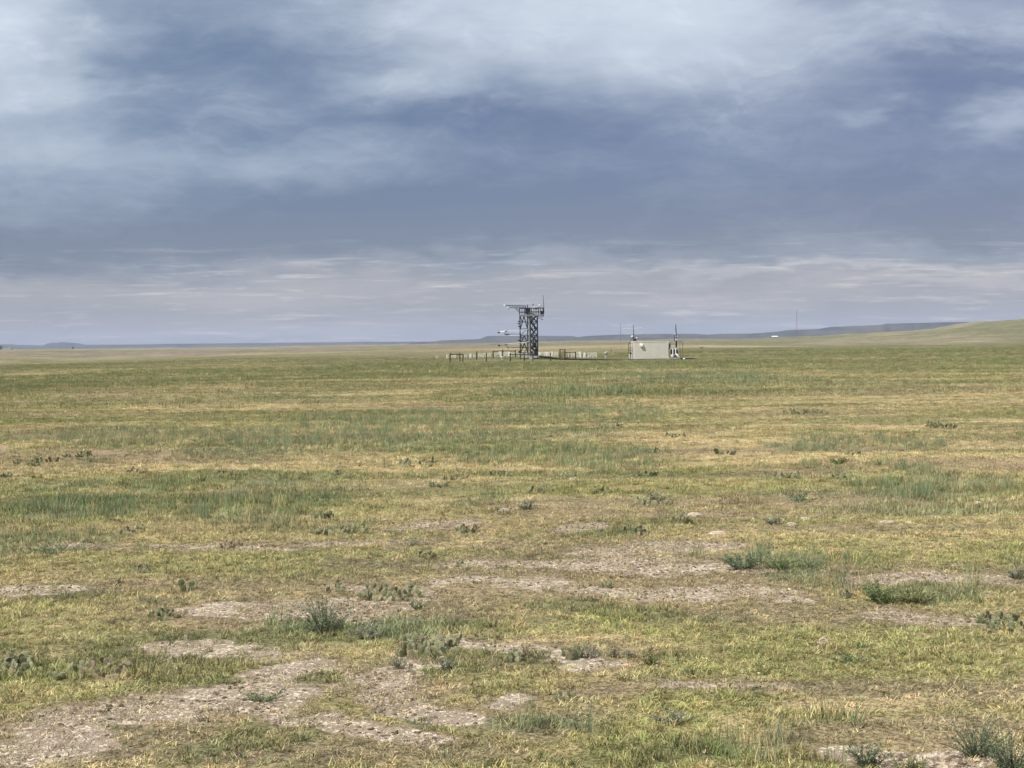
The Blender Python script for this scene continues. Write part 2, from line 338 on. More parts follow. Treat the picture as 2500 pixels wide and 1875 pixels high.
def mask(E, x, y, seed, soft=.45, rag=1.1, raw=False):
    r = np.hypot(x, y)
    n = .9*(fbm(x*.7, y, .8, 5, seed, .62)-.5)+1.2*(fbm(x*.55, y, 3.2, 4, seed+50)-.5)
    nf_ = 1.9*(fbm(x*.4, y, 18, 6, seed+90, .6)-.5)
    k = sst(40, 80, r); n = (n*(1-k)+nf_*k)*rag*1.55
    wx = 1+np.interp(r, [0, 30, 300], [.5, 1.2, 8]); sc_ = np.interp(r, [0, 30, 300], [1.6, 4, 30])
    x = x+wx*(fbm(x/sc_, y/sc_, 1., 3, seed+7)-.5)*1.6; y = y+wx*(fbm(x/sc_, y/sc_, 1., 3, seed+8)-.5)*.9
    best = np.full(np.shape(x), -9.)
    for ex, ey, a, b, d in E:
        q = np.sqrt(((x-ex)/a)**2+((y-ey)/b)**2)
        best = np.maximum(best, 1-q)
    if raw: return best*1.0+n*.75+.10
    return sst(-soft, soft*1.1, best*1.0+n*.75+.10)*sst(-1.3, -.5, best)
def classes(x, y):
    r = np.hypot(x, y)
    bv = mask(E_BARE, x, y, 101, raw=True, rag=.95)+.12; fade = np.interp(r, [0, 45, 80], [1, 1, 0]); gr = fbm(x*.6, y, .22, 4, 111, .6)-.5; gr2 = fbm(x*.5, y, .7, 3, 112)-.5; keep = mask(E_KEEP, x, y, 707, .35, .7)
    bv = bv-1.0*keep+.9*gr2
    bare = sst(-.48, .72, bv+2.1*gr)*fade; ring = sst(-1.0, .0, bv+.9*gr)*fade
    bg = mask(E_BG, x, y, 202, .4); dg = np.maximum(mask(E_DG, x, y, 303, .5), .75*keep*(y < 13)); yg = mask(E_YG, x, y, 404, .6); st = mask(E_ST, x, y, 505, .45); br = np.maximum(mask(E_BR, x, y, 606, .5), ring)
    return bare, bg, dg, yg, st, br
def tint(x, y, cl=None):
    x = np.asarray(x, float); y = np.asarray(y, float); r = np.hypot(x, y)
    bare, bg, dg, yg, st, br = cl if cl is not None else classes(x, y)
    n1 = fbm(x*.7, y, 1.3, 4, 21); n2 = fbm(x*.5, y, 5, 4, 22); n3 = fbm(x*.4, y, 22, 4, 23); n0 = fbm(x, y, .35, 3, 24); n4 = fbm(x*.3, y, 60, 4, 25)
    def mx(a, b, f): return a*(1-f[..., None])+b*f[..., None]
    c = np.ones(np.shape(x)+(3,))*YG
    c = mx(c, ST*.88, .8*sst(.37, .62, .5*n1+.5*n2+.08*sst(12, 40, r)))
    c = mx(c, BR, .6*sst(.52, .70, n2))
    c = mx(c, DG, .5*sst(.52, .72, n3)*np.interp(r, [0, 60, 120], [.4, .5, 1.]))
    c = mx(c, YG*1.05, .75*yg); c = mx(c, BR*np.array((.92, .90, .92)), .72*br); c = mx(c, ST, .75*st); c = mx(c, DG, .75*dg); c = mx(c, BG, .62*bg*sst(.30, .55, n1+.05))
    c = mx(c, ST, .5*sst(.60, .75, n0)*(r < 60))
    c = mx(c, np.array((.115, .150, .068)), .66*sst(100, 220, r)*(1-.7*st)*sst(.36, .56, n4+.6*(n3-.5)+.06))
    # beyond the first crest: dry rolling pasture
    far = sst(330, 560, r+160*(n3-.5)+120*(n4-.5))
    fc = np.ones(np.shape(x)+(3,))*FAR
    n5 = fbm(x*.6, y*.6, 120, 5, 31); n6 = fbm(x*.5, y*.5, 420, 4, 32); n7 = fbm(x, y, 60, 4, 33)
    fc = mx(fc, np.array((.20, .185, .105)), .8*sst(.45, .62, n5)); fc = mx(fc, np.array((.30, .235, .19)), .8*sst(.5, .65, n6)); fc = mx(fc, np.array((.34, .30, .17)), .5*sst(.55, .7, n7))
    gr_ = np.array((.200, .215, .115)); u_ = x/np.maximum(y, 1)
    fc = mx(fc, gr_, .8*sst(.46, .60, .6*n7+.4*n5+.07*sst(.05, .25, u_)))
    n8 = fbm(x*.35, y*1.3, 34, 5, 36, .65); n9 = fbm(x, y, 7, 4, 37, .65); fc = fc*(.45+.7*n8+.4*n9)[..., None]
    band = np.exp(-((r-900)/90.)**2)*np.interp(x/np.maximum(y, 1), [-.1, 0, .15, .22], [.2, .9, .9, 0]); fc = mx(fc, np.array((.46, .40, .23)), np.clip(band, 0, 1))
    c = mx(c, fc, far)
    st5 = fbm(x*.22, y, 3.5, 5, 43, .62); st6 = fbm(x*.15, y, 11, 5, 44, .62)
    c = mx(c, ST*1.05, .75*sst(.52, .64, st5)*sst(12, 35, r)*(1-.6*sst(90, 180, r))*(1-far)); c = mx(c, DG*.9, .5*sst(.52, .64, st6)*sst(25, 60, r)*(1-far))
    st7 = fbm(x*.25, y, 2.2, 5, 45, .65); c = mx(c, DG, .6*sst(.53, .64, st7)*sst(9, 25, r)*(1-far)); c = mx(c, BR*.9, .5*sst(.52, .62, 1-st7)*sst(9, 25, r)*(1-far))
    return c*(.86+.28*fbm(x, y, .8, 3, 41))[..., None]

# ------------------------------------------------------------------ ground (one sheet to the horizon)
def ground():
    th = np.concatenate([np.linspace(-180, -40, 22)[:-1], np.linspace(-40, -23, 40)[:-1], np.linspace(-23, 23, 620), np.linspace(23, 40, 40)[1:], np.linspace(40, 180, 22)[1:-1]])
    ys = np.linspace(1055, 30, 470); rr = CZ*F/ys                                     # 7.6 m .. 270 m
    r = np.concatenate([[.5, 2, 3.5, 5, 6, 7], rr, np.linspace(274, 620, 90), np.geomspace(630, 4500, 120), np.geomspace(4900, 12000, 12)])
    T, RR = np.meshgrid(np.radians(th), r)
    X = RR*np.sin(T); Y = RR*np.cos(T); Z = terr(X, Y)
    nc, nr = len(th), len(r)
    v = np.stack([X, Y, Z], -1).reshape(-1, 3)
    i, j = np.meshgrid(np.arange(nr-1), np.arange(nc), indexing='ij'); jn = (j+1) % nc
    q = np.stack([i*nc+j, i*nc+jn, (i+1)*nc+jn, (i+1)*nc+j], -1).reshape(-1, 4)[:, ::-1]
    me = bpy.data.meshes.new('ground'); me.vertices.add(len(v)+1)
    v = np.vstack([v, [0, 0, tz(0, 0)]]); me.vertices.foreach_set('co', v.ravel().astype(np.float32))
    tri = np.stack([np.full(nc, nr*nc), np.arange(nc), (np.arange(nc)+1) % nc], -1)[:, ::-1]
    li = np.concatenate([q.ravel(), tri.ravel()]); me.loops.add(len(li)); me.loops.foreach_set('vertex_index', li.astype(np.int32))
    ls = np.concatenate([np.arange(len(q))*4, len(q)*4+np.arange(nc)*3]); lt = np.concatenate([np.full(len(q), 4), np.full(nc, 3)])
    me.polygons.add(len(ls)); me.polygons.foreach_set('loop_start', ls.astype(np.int32)); me.polygons.foreach_set('use_smooth', np.ones(len(ls), bool))
    me.update(calc_edges=True)
    cl = classes(v[:, 0], v[:, 1]); c = tint(v[:, 0], v[:, 1], cl)
    a = me.attributes.new('gcol', 'FLOAT_COLOR', 'POINT'); a.data.foreach_set('color', np.hstack([c, np.ones((len(c), 1))]).ravel().astype(np.float32))
    b = me.attributes.new('bare', 'FLOAT', 'POINT'); b.data.foreach_set('value', cl[0].astype(np.float32))
    me.materials.append(ground_mat()); o = bpy.data.objects.new('ground', me); link(o); tag(o, kind='structure'); return o
def ground_mat():
    m = bpy.data.materials.new('prairie_soil'); m.use_nodes = True; g = NG(m.node_tree)
    co = g.n('ShaderNodeTexCoord').outputs['Object']
    gc = g.n('ShaderNodeAttribute', attribute_name='gcol').outputs['Color']; ba = g.n('ShaderNodeAttribute', attribute_name='bare').outputs['Fac']
    nf = g.noise(co, 26, 5, .65); nm = g.noise(co, 5.5, 5, .6, .4); nl = g.noise(g.vm('MULTIPLY', co, (.45, 1, 1)), .35, 6, .62, .3); nx = g.noise(co, 85, 3, .6)
    nfar = g.noise(g.vm('MULTIPLY', co, (.6, 1, 1)), .045, 7, .65, .2)
    nq = g.noise(co, 48, 6, .8)
    turf = g.mix(1., gc, g.mix(g.mr(g.m('ADD', g.m('MULTIPLY', nf, .5), g.m('MULTIPLY', nq, .5)), .42, .58), (.30, .28, .27), (1.05, 1.0, .96)), 'MULTIPLY')
    turf = g.mix(1., turf, g.mix(g.mr(nl, .32, .68), (.74, .76, .76), (1.2, 1.17, 1.1)), 'MULTIPLY')
    turf = g.mix(1., turf, g.mix(g.mr(nfar, .32, .68), (.80, .83, .85), (1.18, 1.14, 1.08)), 'MULTIPLY')
    pale = g.mix(g.mr(nm, .3, .7), (.54, .455, .345), (.75, .655, .51))
    lit = g.mix(g.mr(nx, .3, .7), (.15, .115, .088), (.36, .29, .22))
    nc_ = g.noise(g.vm('MULTIPLY', co, (1.1, 1, 1)), 24, 8, .78, .9)
    crust = g.mr(g.m('ADD', g.m('MULTIPLY', nc_, .78), g.m('MULTIPLY', nm, .22)), .458, .505)
    crust = g.m('MULTIPLY', g.m('SUBTRACT', 1, crust), 1.0)
    crust = g.m('SUBTRACT', 1, g.m('MULTIPLY', crust, g.mr(ba, .1, .6, .35, 1)))
    soil = g.mix(crust, pale, lit)
    thin = g.mix(.55, soil, turf)
    edge = g.m('ADD', ba, g.m('MULTIPLY', g.m('SUBTRACT', nm, .5), .9))
    c = g.mix(g.mr(edge, .12, .42), turf, thin); c = g.mix(g.mr(edge, .35, .62), c, soil)
    b = g.n('ShaderNodeBsdfPrincipled'); g.l(c, b.inputs['Base Color']); b.inputs['Roughness'].default_value = .95; b.inputs['Specular IOR Level'].default_value = .1
    h = g.m('ADD', g.m('MULTIPLY', nf, .6), g.m('MULTIPLY', crust, .5))
    bp = g.n('ShaderNodeBump', i_Strength=.7, i_Distance=.025); g.l(h, bp.inputs['Height'])
    g.l(bp.outputs[0], b.inputs['Normal'])
    o = g.n('ShaderNodeOutputMaterial'); g.l(b.outputs[0], o.inputs[0]); return m
GROUND = ground()

# ------------------------------------------------------------------ tufts: many blades in one mesh, then many tufts
rng = np.random.default_rng(7)
def blades(name, n, rad, hmin, hmax, wid, lean=.5, curl=.6, seg=3, mat='grass', flat=0., power=.5):
    k = n; a = rng.uniform(0, 2*math.pi, k); rr = rad*rng.uniform(0, 1, k)**power
    bx = rr*np.cos(a); by = rr*np.sin(a); h = rng.uniform(hmin, hmax, k)
    az = rng.uniform(0, 2*math.pi, k); le = rng.uniform(0, lean, k); cu = rng.uniform(0, curl, k)*1.0
    fa = rng.uniform(0, math.pi, k); w_ = wid*rng.uniform(.6, 1.2, k)
    V_ = np.zeros((k, seg*2+1, 3)); x = bx.copy(); y = by.copy(); z = np.zeros(k)-.004; ang = le.copy()+flat
    for s in range(seg+1):
        ww = w_*(1-.75*(s/seg)**1.5)
        if s < seg:
            V_[:, 2*s] = np.stack([x-ww/2*np.cos(fa), y-ww/2*np.sin(fa), z], -1); V_[:, 2*s+1] = np.stack([x+ww/2*np.cos(fa), y+ww/2*np.sin(fa), z], -1)
        else: V_[:, 2*s] = np.stack([x, y, z], -1)
        L = h/seg; x = x+L*np.sin(ang)*np.cos(az); y = y+L*np.sin(ang)*np.sin(az); z = z+L*np.cos(ang); ang = ang+cu
    nv = seg*2+1; fs = []; 
    for s in range(seg-1): fs.append((2*s, 2*s+1, 2*s+3, 2*s+2))
    off = (np.arange(k)*nv)
    quads = np.concatenate([off[:, None]+np.array(f)[None] for f in fs], 0) if fs else np.zeros((0, 4), int)
    tris = off[:, None]+np.array([2*seg-2, 2*seg-1, 2*seg])[None]
    me = bpy.data.meshes.new(name); me.vertices.add(k*nv); me.vertices.foreach_set('co', V_.reshape(-1).astype(np.float32))
    li = np.concatenate([quads.ravel(), tris.ravel()]); me.loops.add(len(li)); me.loops.foreach_set('vertex_index', li.astype(np.int32))
    ls = np.concatenate([np.arange(len(quads))*4, len(quads)*4+np.arange(len(tris))*3])
    me.polygons.add(len(ls)); me.polygons.foreach_set('loop_start', ls.astype(np.int32)); me.update(calc_edges=True)
    at_ = me.attributes.new('bv', 'FLOAT', 'POINT'); at_.data.foreach_set('value', np.repeat(rng.uniform(0, 1, k), nv).astype(np.float32))
    me.materials.append(M[mat]); return me
def library(name, meshes):
    c = bpy.data.collections.new(name)
    for m_ in meshes: c.objects.link(bpy.data.objects.new(m_.name, m_))
    return c
def scatter(name, lib, nlib, X, Y, scl, tnt, label, cat, tilt=.15, up=0.):
    n = len(X); me = bpy.data.meshes.new(name); me.vertices.add(n)
    Z = terr(X, Y)+up
    me.vertices.foreach_set('co', np.stack([X, Y, Z], -1).ravel().astype(np.float32))
    def A(nm, ty, key, arr): a = me.attributes.new(nm, ty, 'POINT'); a.data.foreach_set(key, np.ascontiguousarray(arr).ravel())
    A('idx', 'INT', 'value', rng.integers(0, nlib, n).astype(np.int32))
    A('rot', 'FLOAT_VECTOR', 'vector', np.stack([rng.normal(0, tilt, n), rng.normal(0, tilt, n), rng.uniform(0, 6.283, n)], -1).astype(np.float32))
    A('scl', 'FLOAT_VECTOR', 'vector', np.asarray(scl, np.float32))
    A('tint', 'FLOAT_COLOR', 'color', np.hstack([tnt, np.ones((n, 1))]).astype(np.float32))
    o = bpy.data.objects.new(name, me); link(o); tag(o, label, cat, None, 'stuff')
    nt = bpy.data.node_groups.new(name+'_nodes', 'GeometryNodeTree')
    nt.interface.new_socket('Geometry', in_out='INPUT', socket_type='NodeSocketGeometry'); nt.interface.new_socket('Geometry', in_out='OUTPUT', socket_type='NodeSocketGeometry')
    gi = nt.nodes.new('NodeGroupInput'); go = nt.nodes.new('NodeGroupOutput')
    ci = nt.nodes.new('GeometryNodeCollectionInfo'); ci.inputs['Collection'].default_value = lib; ci.inputs['Separate Children'].default_value = True; ci.inputs['Reset Children'].default_value = True
    ip = nt.nodes.new('GeometryNodeInstanceOnPoints'); ip.inputs['Pick Instance'].default_value = True
    def na(nm, ty):
        q = nt.nodes.new('GeometryNodeInputNamedAttribute'); q.data_type = ty; q.inputs[0].default_value = nm
        return [s for s in q.outputs if s.enabled and s.name == 'Attribute'][0]
    nt.links.new(gi.outputs[0], ip.inputs['Points']); nt.links.new(ci.outputs[0], ip.inputs['Instance'])
    nt.links.new(na('idx', 'INT'), ip.inputs['Instance Index']); nt.links.new(na('rot', 'FLOAT_VECTOR'), ip.inputs['Rotation']); nt.links.new(na('scl', 'FLOAT_VECTOR'), ip.inputs['Scale'])
    nt.links.new(ip.outputs[0], go.inputs[0])
    md = o.modifiers.new('scatter', 'NODES'); md.node_group = nt; return o
def points(r0, r1, dens, u=.43):
    A = math.atan(1.0 if r0 < 30 else .6); n = int((r1*r1-r0*r0)*A*dens)
    r = np.sqrt(rng.uniform(r0*r0, r1*r1, n)); t = rng.uniform(-A, A, n); x, y = r*np.sin(t), r*np.cos(t)
    k = np.abs(x) < .40*y+5; return x[k], y[k]
def S3(s, z=1.): return np.stack([s, s, s*z], -1)
def vary(c, n, a=.18): return c*np.exp(np.clip(rng.normal(-.04, a, (n, 1)), -1.1, .45))*(1+rng.normal(0, .05, (n, 3)))

# short curled turf, near
L_TURF = library('turf', [blades('grass', 36, .046, .018, .060, .0052, 1.0, .7, 3) for _ in range(8)])
L_MID = library('turf_mid', [blades('grass', 50, .12, .025, .085, .0085, .9, .5, 2) for _ in range(6)])
L_FAR = library('turf_far', [blades('grass', 70, .75, .06, .17, .028, .8, .4, 2) for _ in range(6)])
L_TALL = library('tall_grass', [blades('grass', 26, .10, .10, .27, .0048, .28, .16, 3) for _ in range(6)])
L_TALLF = library('tall_grass_far', [blades('grass', 44, .55, .14, .38, .020, .3, .15, 2) for _ in range(5)])
L_LIT = library('litter', [blades('litter', 26, .075, .010, .038, .0048, 1.3, .7, 2, 'litter', .35) for _ in range(6)])
L_STEM = library('stems', [blades('grass', 2, .01, .16, .34, .0030, .5, .14, 4) for _ in range(6)])

def clod(i):
    rg = np.random.default_rng(70+i); m = MB().ball((0, 0, 0), .011, (1.25, 1, .62), 7, 5)
    m.v = [tuple(np.array(v)*(1+rg.normal(0, .22))) for v in m.v]; me = m.mesh('clod', M['litter'])
    a = me.attributes.new('bv', 'FLOAT', 'POINT'); a.data.foreach_set('value', rg.uniform(.2, .7, len(m.v)).astype(np.float32)); return me
L_CLOD = library('clods', [clod(i) for i in range(6)])
def turf():
    for nm, lib, nl, r0, r1, dens, s0, s1, lab in (
        ('short_grass', L_TURF, 8, 6.2, 19, 260, .6, 1.4, 'short yellow-green curly grass covering the near ground'),
        ('meadow_grass', L_MID, 6, 19, 62, 46, .65, 1.2, 'short dry grass over the middle of the plain'),
        ('plain_turf', L_MID, 6, 60, 135, 7.0, 1.3, 2.3, 'low mixed grass of the middle distance'),
        ('plain_grass', L_FAR, 6, 75, 330, 1.25, .6, 1.2, 'low grass of the far plain around the tower')):
        X, Y = points(r0, r1, dens); cl = classes(X, Y)
        hole = fbm(X, Y, .20 if r0 < 19 else .9, 3, 71, .7)
        d = (1-.97*cl[0])*(1-.30*cl[5])*sst(.30, .56, hole+.08)
        if r0 > 60:
            d *= sst(.25, .6, fbm(X*.4, Y, 14, 4, 77)+.1)
            d *= np.where((X > 19.5) & (X < 34.5) & (Y > 236) & (Y < 246), 0, 1)
        k = rng.uniform(0, 1, len(X)) < d
        X, Y = X[k], Y[k]; cl = tuple(c[k] for c in cl)
        NS = np.exp(-((X-13)/30.)**2-((Y-240)/22.)**2)
        n = len(X); hz = .75+.5*cl[1]+.45*cl[2]-.25*cl[4]-.25*cl[5]+.5*(fbm(X, Y, 1.1 if r0 < 60 else 25, 3, 78)-.5)
        s = rng.uniform(s0, s1, n)
        if r0 > 60: hz = hz*(1-.75*NS)
        if r0 > 70: s *= np.interp(np.hypot(X, Y), [62, 130, 330], [.55, .8, 1.2])
        scatter(nm, lib, nl, X, Y, S3(s)*np.stack([np.ones(n), np.ones(n), np.clip(hz, .4, 2)], -1), vary(tint(X, Y, cl), n, .42 if r0 < 60 else .30), lab, 'grass')
    # blue-green wheatgrass
    for nm, lib, nl, r0, r1, dens, lab in (('wheatgrass', L_TALL, 6, 6.5, 55, 16, 'blue-green upright wheatgrass in patches'),
                                            ('far_wheatgrass', L_TALLF, 5, 55, 330, .9, 'taller green grass in streaks across the far plain')):
        X, Y = points(r0, r1, dens); cl = classes(X, Y)
        f = fbm(X*.6, Y, 3.2, 3, 81); NS = np.exp(-((X-13)/30.)**2-((Y-240)/22.)**2)
        d = .72*cl[1]*sst(.36, .58, f+.04)+.08*cl[2]+.010; d = np.maximum(d, .95*mask(E_TALL, X, Y, 808, .3, .6)*(Y < 60))
        if r0 > 50: d = .6*cl[1]+.30*cl[2]+.10*sst(.5, .65, fbm(X*.4, Y, 18, 3, 82)); d *= np.where((X > 19) & (X < 35) & (Y > 235) & (Y < 247), 0, 1)*np.where(np.hypot(X-3, Y-245) < 12, .3, 1)
        k = rng.uniform(0, 1, len(X)) < d*(1-cl[0]); X, Y = X[k], Y[k]; n = len(X); b = np.maximum(cl[1][k], .8*(mask(E_TALL, X, Y, 808, .3, .6) if r0 < 50 else 0))[:, None]; NS = NS[k]
        t = (BG*b+(DG*1.15)*(1-b))*1.0
        st_ = rng.uniform(0, 1, n) < .16; t = np.where(st_[:, None], ST*.9, t)
        s = rng.uniform(.55, 1.15, n)
        scatter(nm, lib, nl, X, Y, S3(s)*np.stack([np.ones(n), np.ones(n), 1-.75*NS], -1), vary(t, n), lab, 'grass', .08)
    # litter and crust crumbs on the bare ground
    X, Y = points(6.2, 24, 420); cl = classes(X, Y); f = fbm(X*.7, Y, .30, 4, 91)
    k = rng.uniform(0, 1, len(X)) < (.30+.7*cl[0])*sst(.34, .58, f)*(.35+.65*np.clip(cl[0]+cl[5]*.6, 0, 1)); X, Y = X[k], Y[k]; n = len(X)
    t = np.where(rng.uniform(0, 1, (n, 1)) < .5, LIT*1.0, np.array((.42, .35, .25)))
    scatter('plant_litter', L_LIT, 6, X, Y, S3(rng.uniform(.6, 1.3, n)), vary(t, n), 'dark dry litter scattered on pale bare soil', 'litter', .2)
    # clods and pebbles on the bare soil
    X, Y = points(6.2, 22, 420); cl = classes(X, Y); f = fbm(X, Y, .45, 3, 95)
    k = rng.uniform(0, 1, len(X)) < (cl[0]*.85+.04)*sst(.30, .6, f); X, Y = X[k], Y[k]; n = len(X)
    t = np.where(rng.uniform(0, 1, (n, 1)) < .68, np.array((.14, .11, .08)), np.array((.42, .34, .25)))
    scatter('soil_clods', L_CLOD, 6, X, Y, S3(np.exp(rng.normal(-.2, .4, n)).clip(.4, 1.6)), vary(t, n, .3), 'small dark and pale clods lying on the bare soil', 'clods', .4)
    # single dry stems
    X, Y = points(6.5, 70, 1.6); k = rng.uniform(0, 1, len(X)) < np.interp(np.hypot(X, Y), [6, 20, 70], [.7, .8, .5]); X, Y = X[k], Y[k]; n = len(X)
    t = np.where(rng.uniform(0, 1, (n, 1)) < .55, ST*1.15, DG)
    scatter('grass_stems', L_STEM, 6, X, Y, S3(rng.uniform(.4, .95, n)), vary(t, n), 'thin dry seed stems standing above the short grass', 'grass', .15)
    # the pale line of bunches on the right, beyond the hut
    a = gpt(1700, 882); b = gpt(2495, 873); n = 260; t_ = np.sort(rng.uniform(0, 1, n))
    X = a.x+(b.x-a.x)*t_*1.15; Y = a.y+(b.y-a.y)*t_+rng.normal(0, .7, n)
    X = X+0; s = rng.uniform(.35, .8, n)
    scatter('straw_bunches', L_TALLF, 5, X, Y, S3(s, .9), vary(np.ones((n, 3))*ST*1.25, n), 'thin line of pale straw bunches crossing the plain right of the hut', 'grass', .1)
turf()

# ------------------------------------------------------------------ mesas and buttes on the skyline
def ridge(name, D, depth, tabl, mat, base=-8, rough=1.2, **k):
    """a plateau standing D metres away: scarp in front, top going back; tabl = (photo column, photo row of its edge)"""
    xs = np.array([t[0] for t in tabl], float); ysk = np.array([t[1] for t in tabl], float)
    P = np.arange(xs[0], xs[-1], 3.)
    n = len(P); e = np.array([eyey(p) for p in P])-np.interp(P, xs, ysk)
    u = (P-CX)/F
    jag = (fbm(P, P*0, 60, 3, 3)-.5)*160
    prof = [(-.55, .0), (-.35, .12), (-.18, .38), (-.06, .72), (0., .97), (.05, 1.), (.5, 1.0), (1., .9), (1.3, 0)]
    V_ = []; 
    for t, h in prof:
        Yd = D+t*depth+jag*(1 if t < .3 else .4)+(fbm(P*1., P*0+t*9, 30, 3, 5)-.5)*60*(t < 0)
        z = base+(CZ+e/F*D-base)*h
        z = z+(fbm(P, P*0+t*40, 7, 3, 6)-.5)*rough*1.2*(h < .9)*(h > 0)+(fbm(P, P*0, 9, 2, 9)-.5)*rough*.7*(h > .9)
        V_.append(np.stack([u*Yd, Yd, z], -1))
    V_ = np.array(V_); m = len(prof); mb = MB(); mb.v = [tuple(v) for v in V_.reshape(-1, 3)]
    mb.f = [(i*n+j, i*n+j+1, (i+1)*n+j+1, (i+1)*n+j) for i in range(m-1) for j in range(n-1)]; mb.mi = [0]*len(mb.f)
    return mb.build(name, mat, smooth=True, kind='structure', **k)
def rockmat(name, a, b):
    m = bpy.data.materials.new(name); m.use_nodes = True; g = NG(m.node_tree)
    co = g.n('ShaderNodeTexCoord').outputs['Object']
    nz = g.noise(g.vm('MULTIPLY', co, (.35, .35, 3)), .012, 6, .6)
    c = g.mix(g.mr(nz, .35, .65), a, b); d = g.n('ShaderNodeBsdfDiffuse'); g.l(c, d.inputs[0])
    o = g.n('ShaderNodeOutputMaterial'); g.l(d.outputs[0], o.inputs[0]); return m
M['mesa'] = rockmat('mesa_slope', (.055, .062, .068), (.09, .09, .085))
ridge('mesa', 5600, 700, [(1000,838),(1060,834),(1080,831),(1130,829.5),(1172,828),(1182,823.5),(1190,820.5),(1202,820),(1316,819.5),(1350,820),(1400,820.5),(1412,822.8),(1424,821.5),(1450,819.5),(1500,817),(1560,816),(1620,815),(1700,815),
 (1728,817),(1760,815),(1830,814.5),(1880,811),(1905,809),(1920,806.2),(2000,803),(2020,799),(2032,797.5),(2150,793.3),(2165,790.2),(2300,786.5),(2400,785),(2700,784)], M['mesa'])
ridge('hills', 9000, 900, [(-400,846),(-40,843),(27,840),(45,842),(107,843),(118,838),(128,836.3),(143,836.6),(150,835),(180,837),(195,838.5),(208,841.5),(330,841),(400,839.5),(600,837.6),(850,835),(1000,834),(1100,833.3),(1400,834)], M['mesa'], rough=.8)

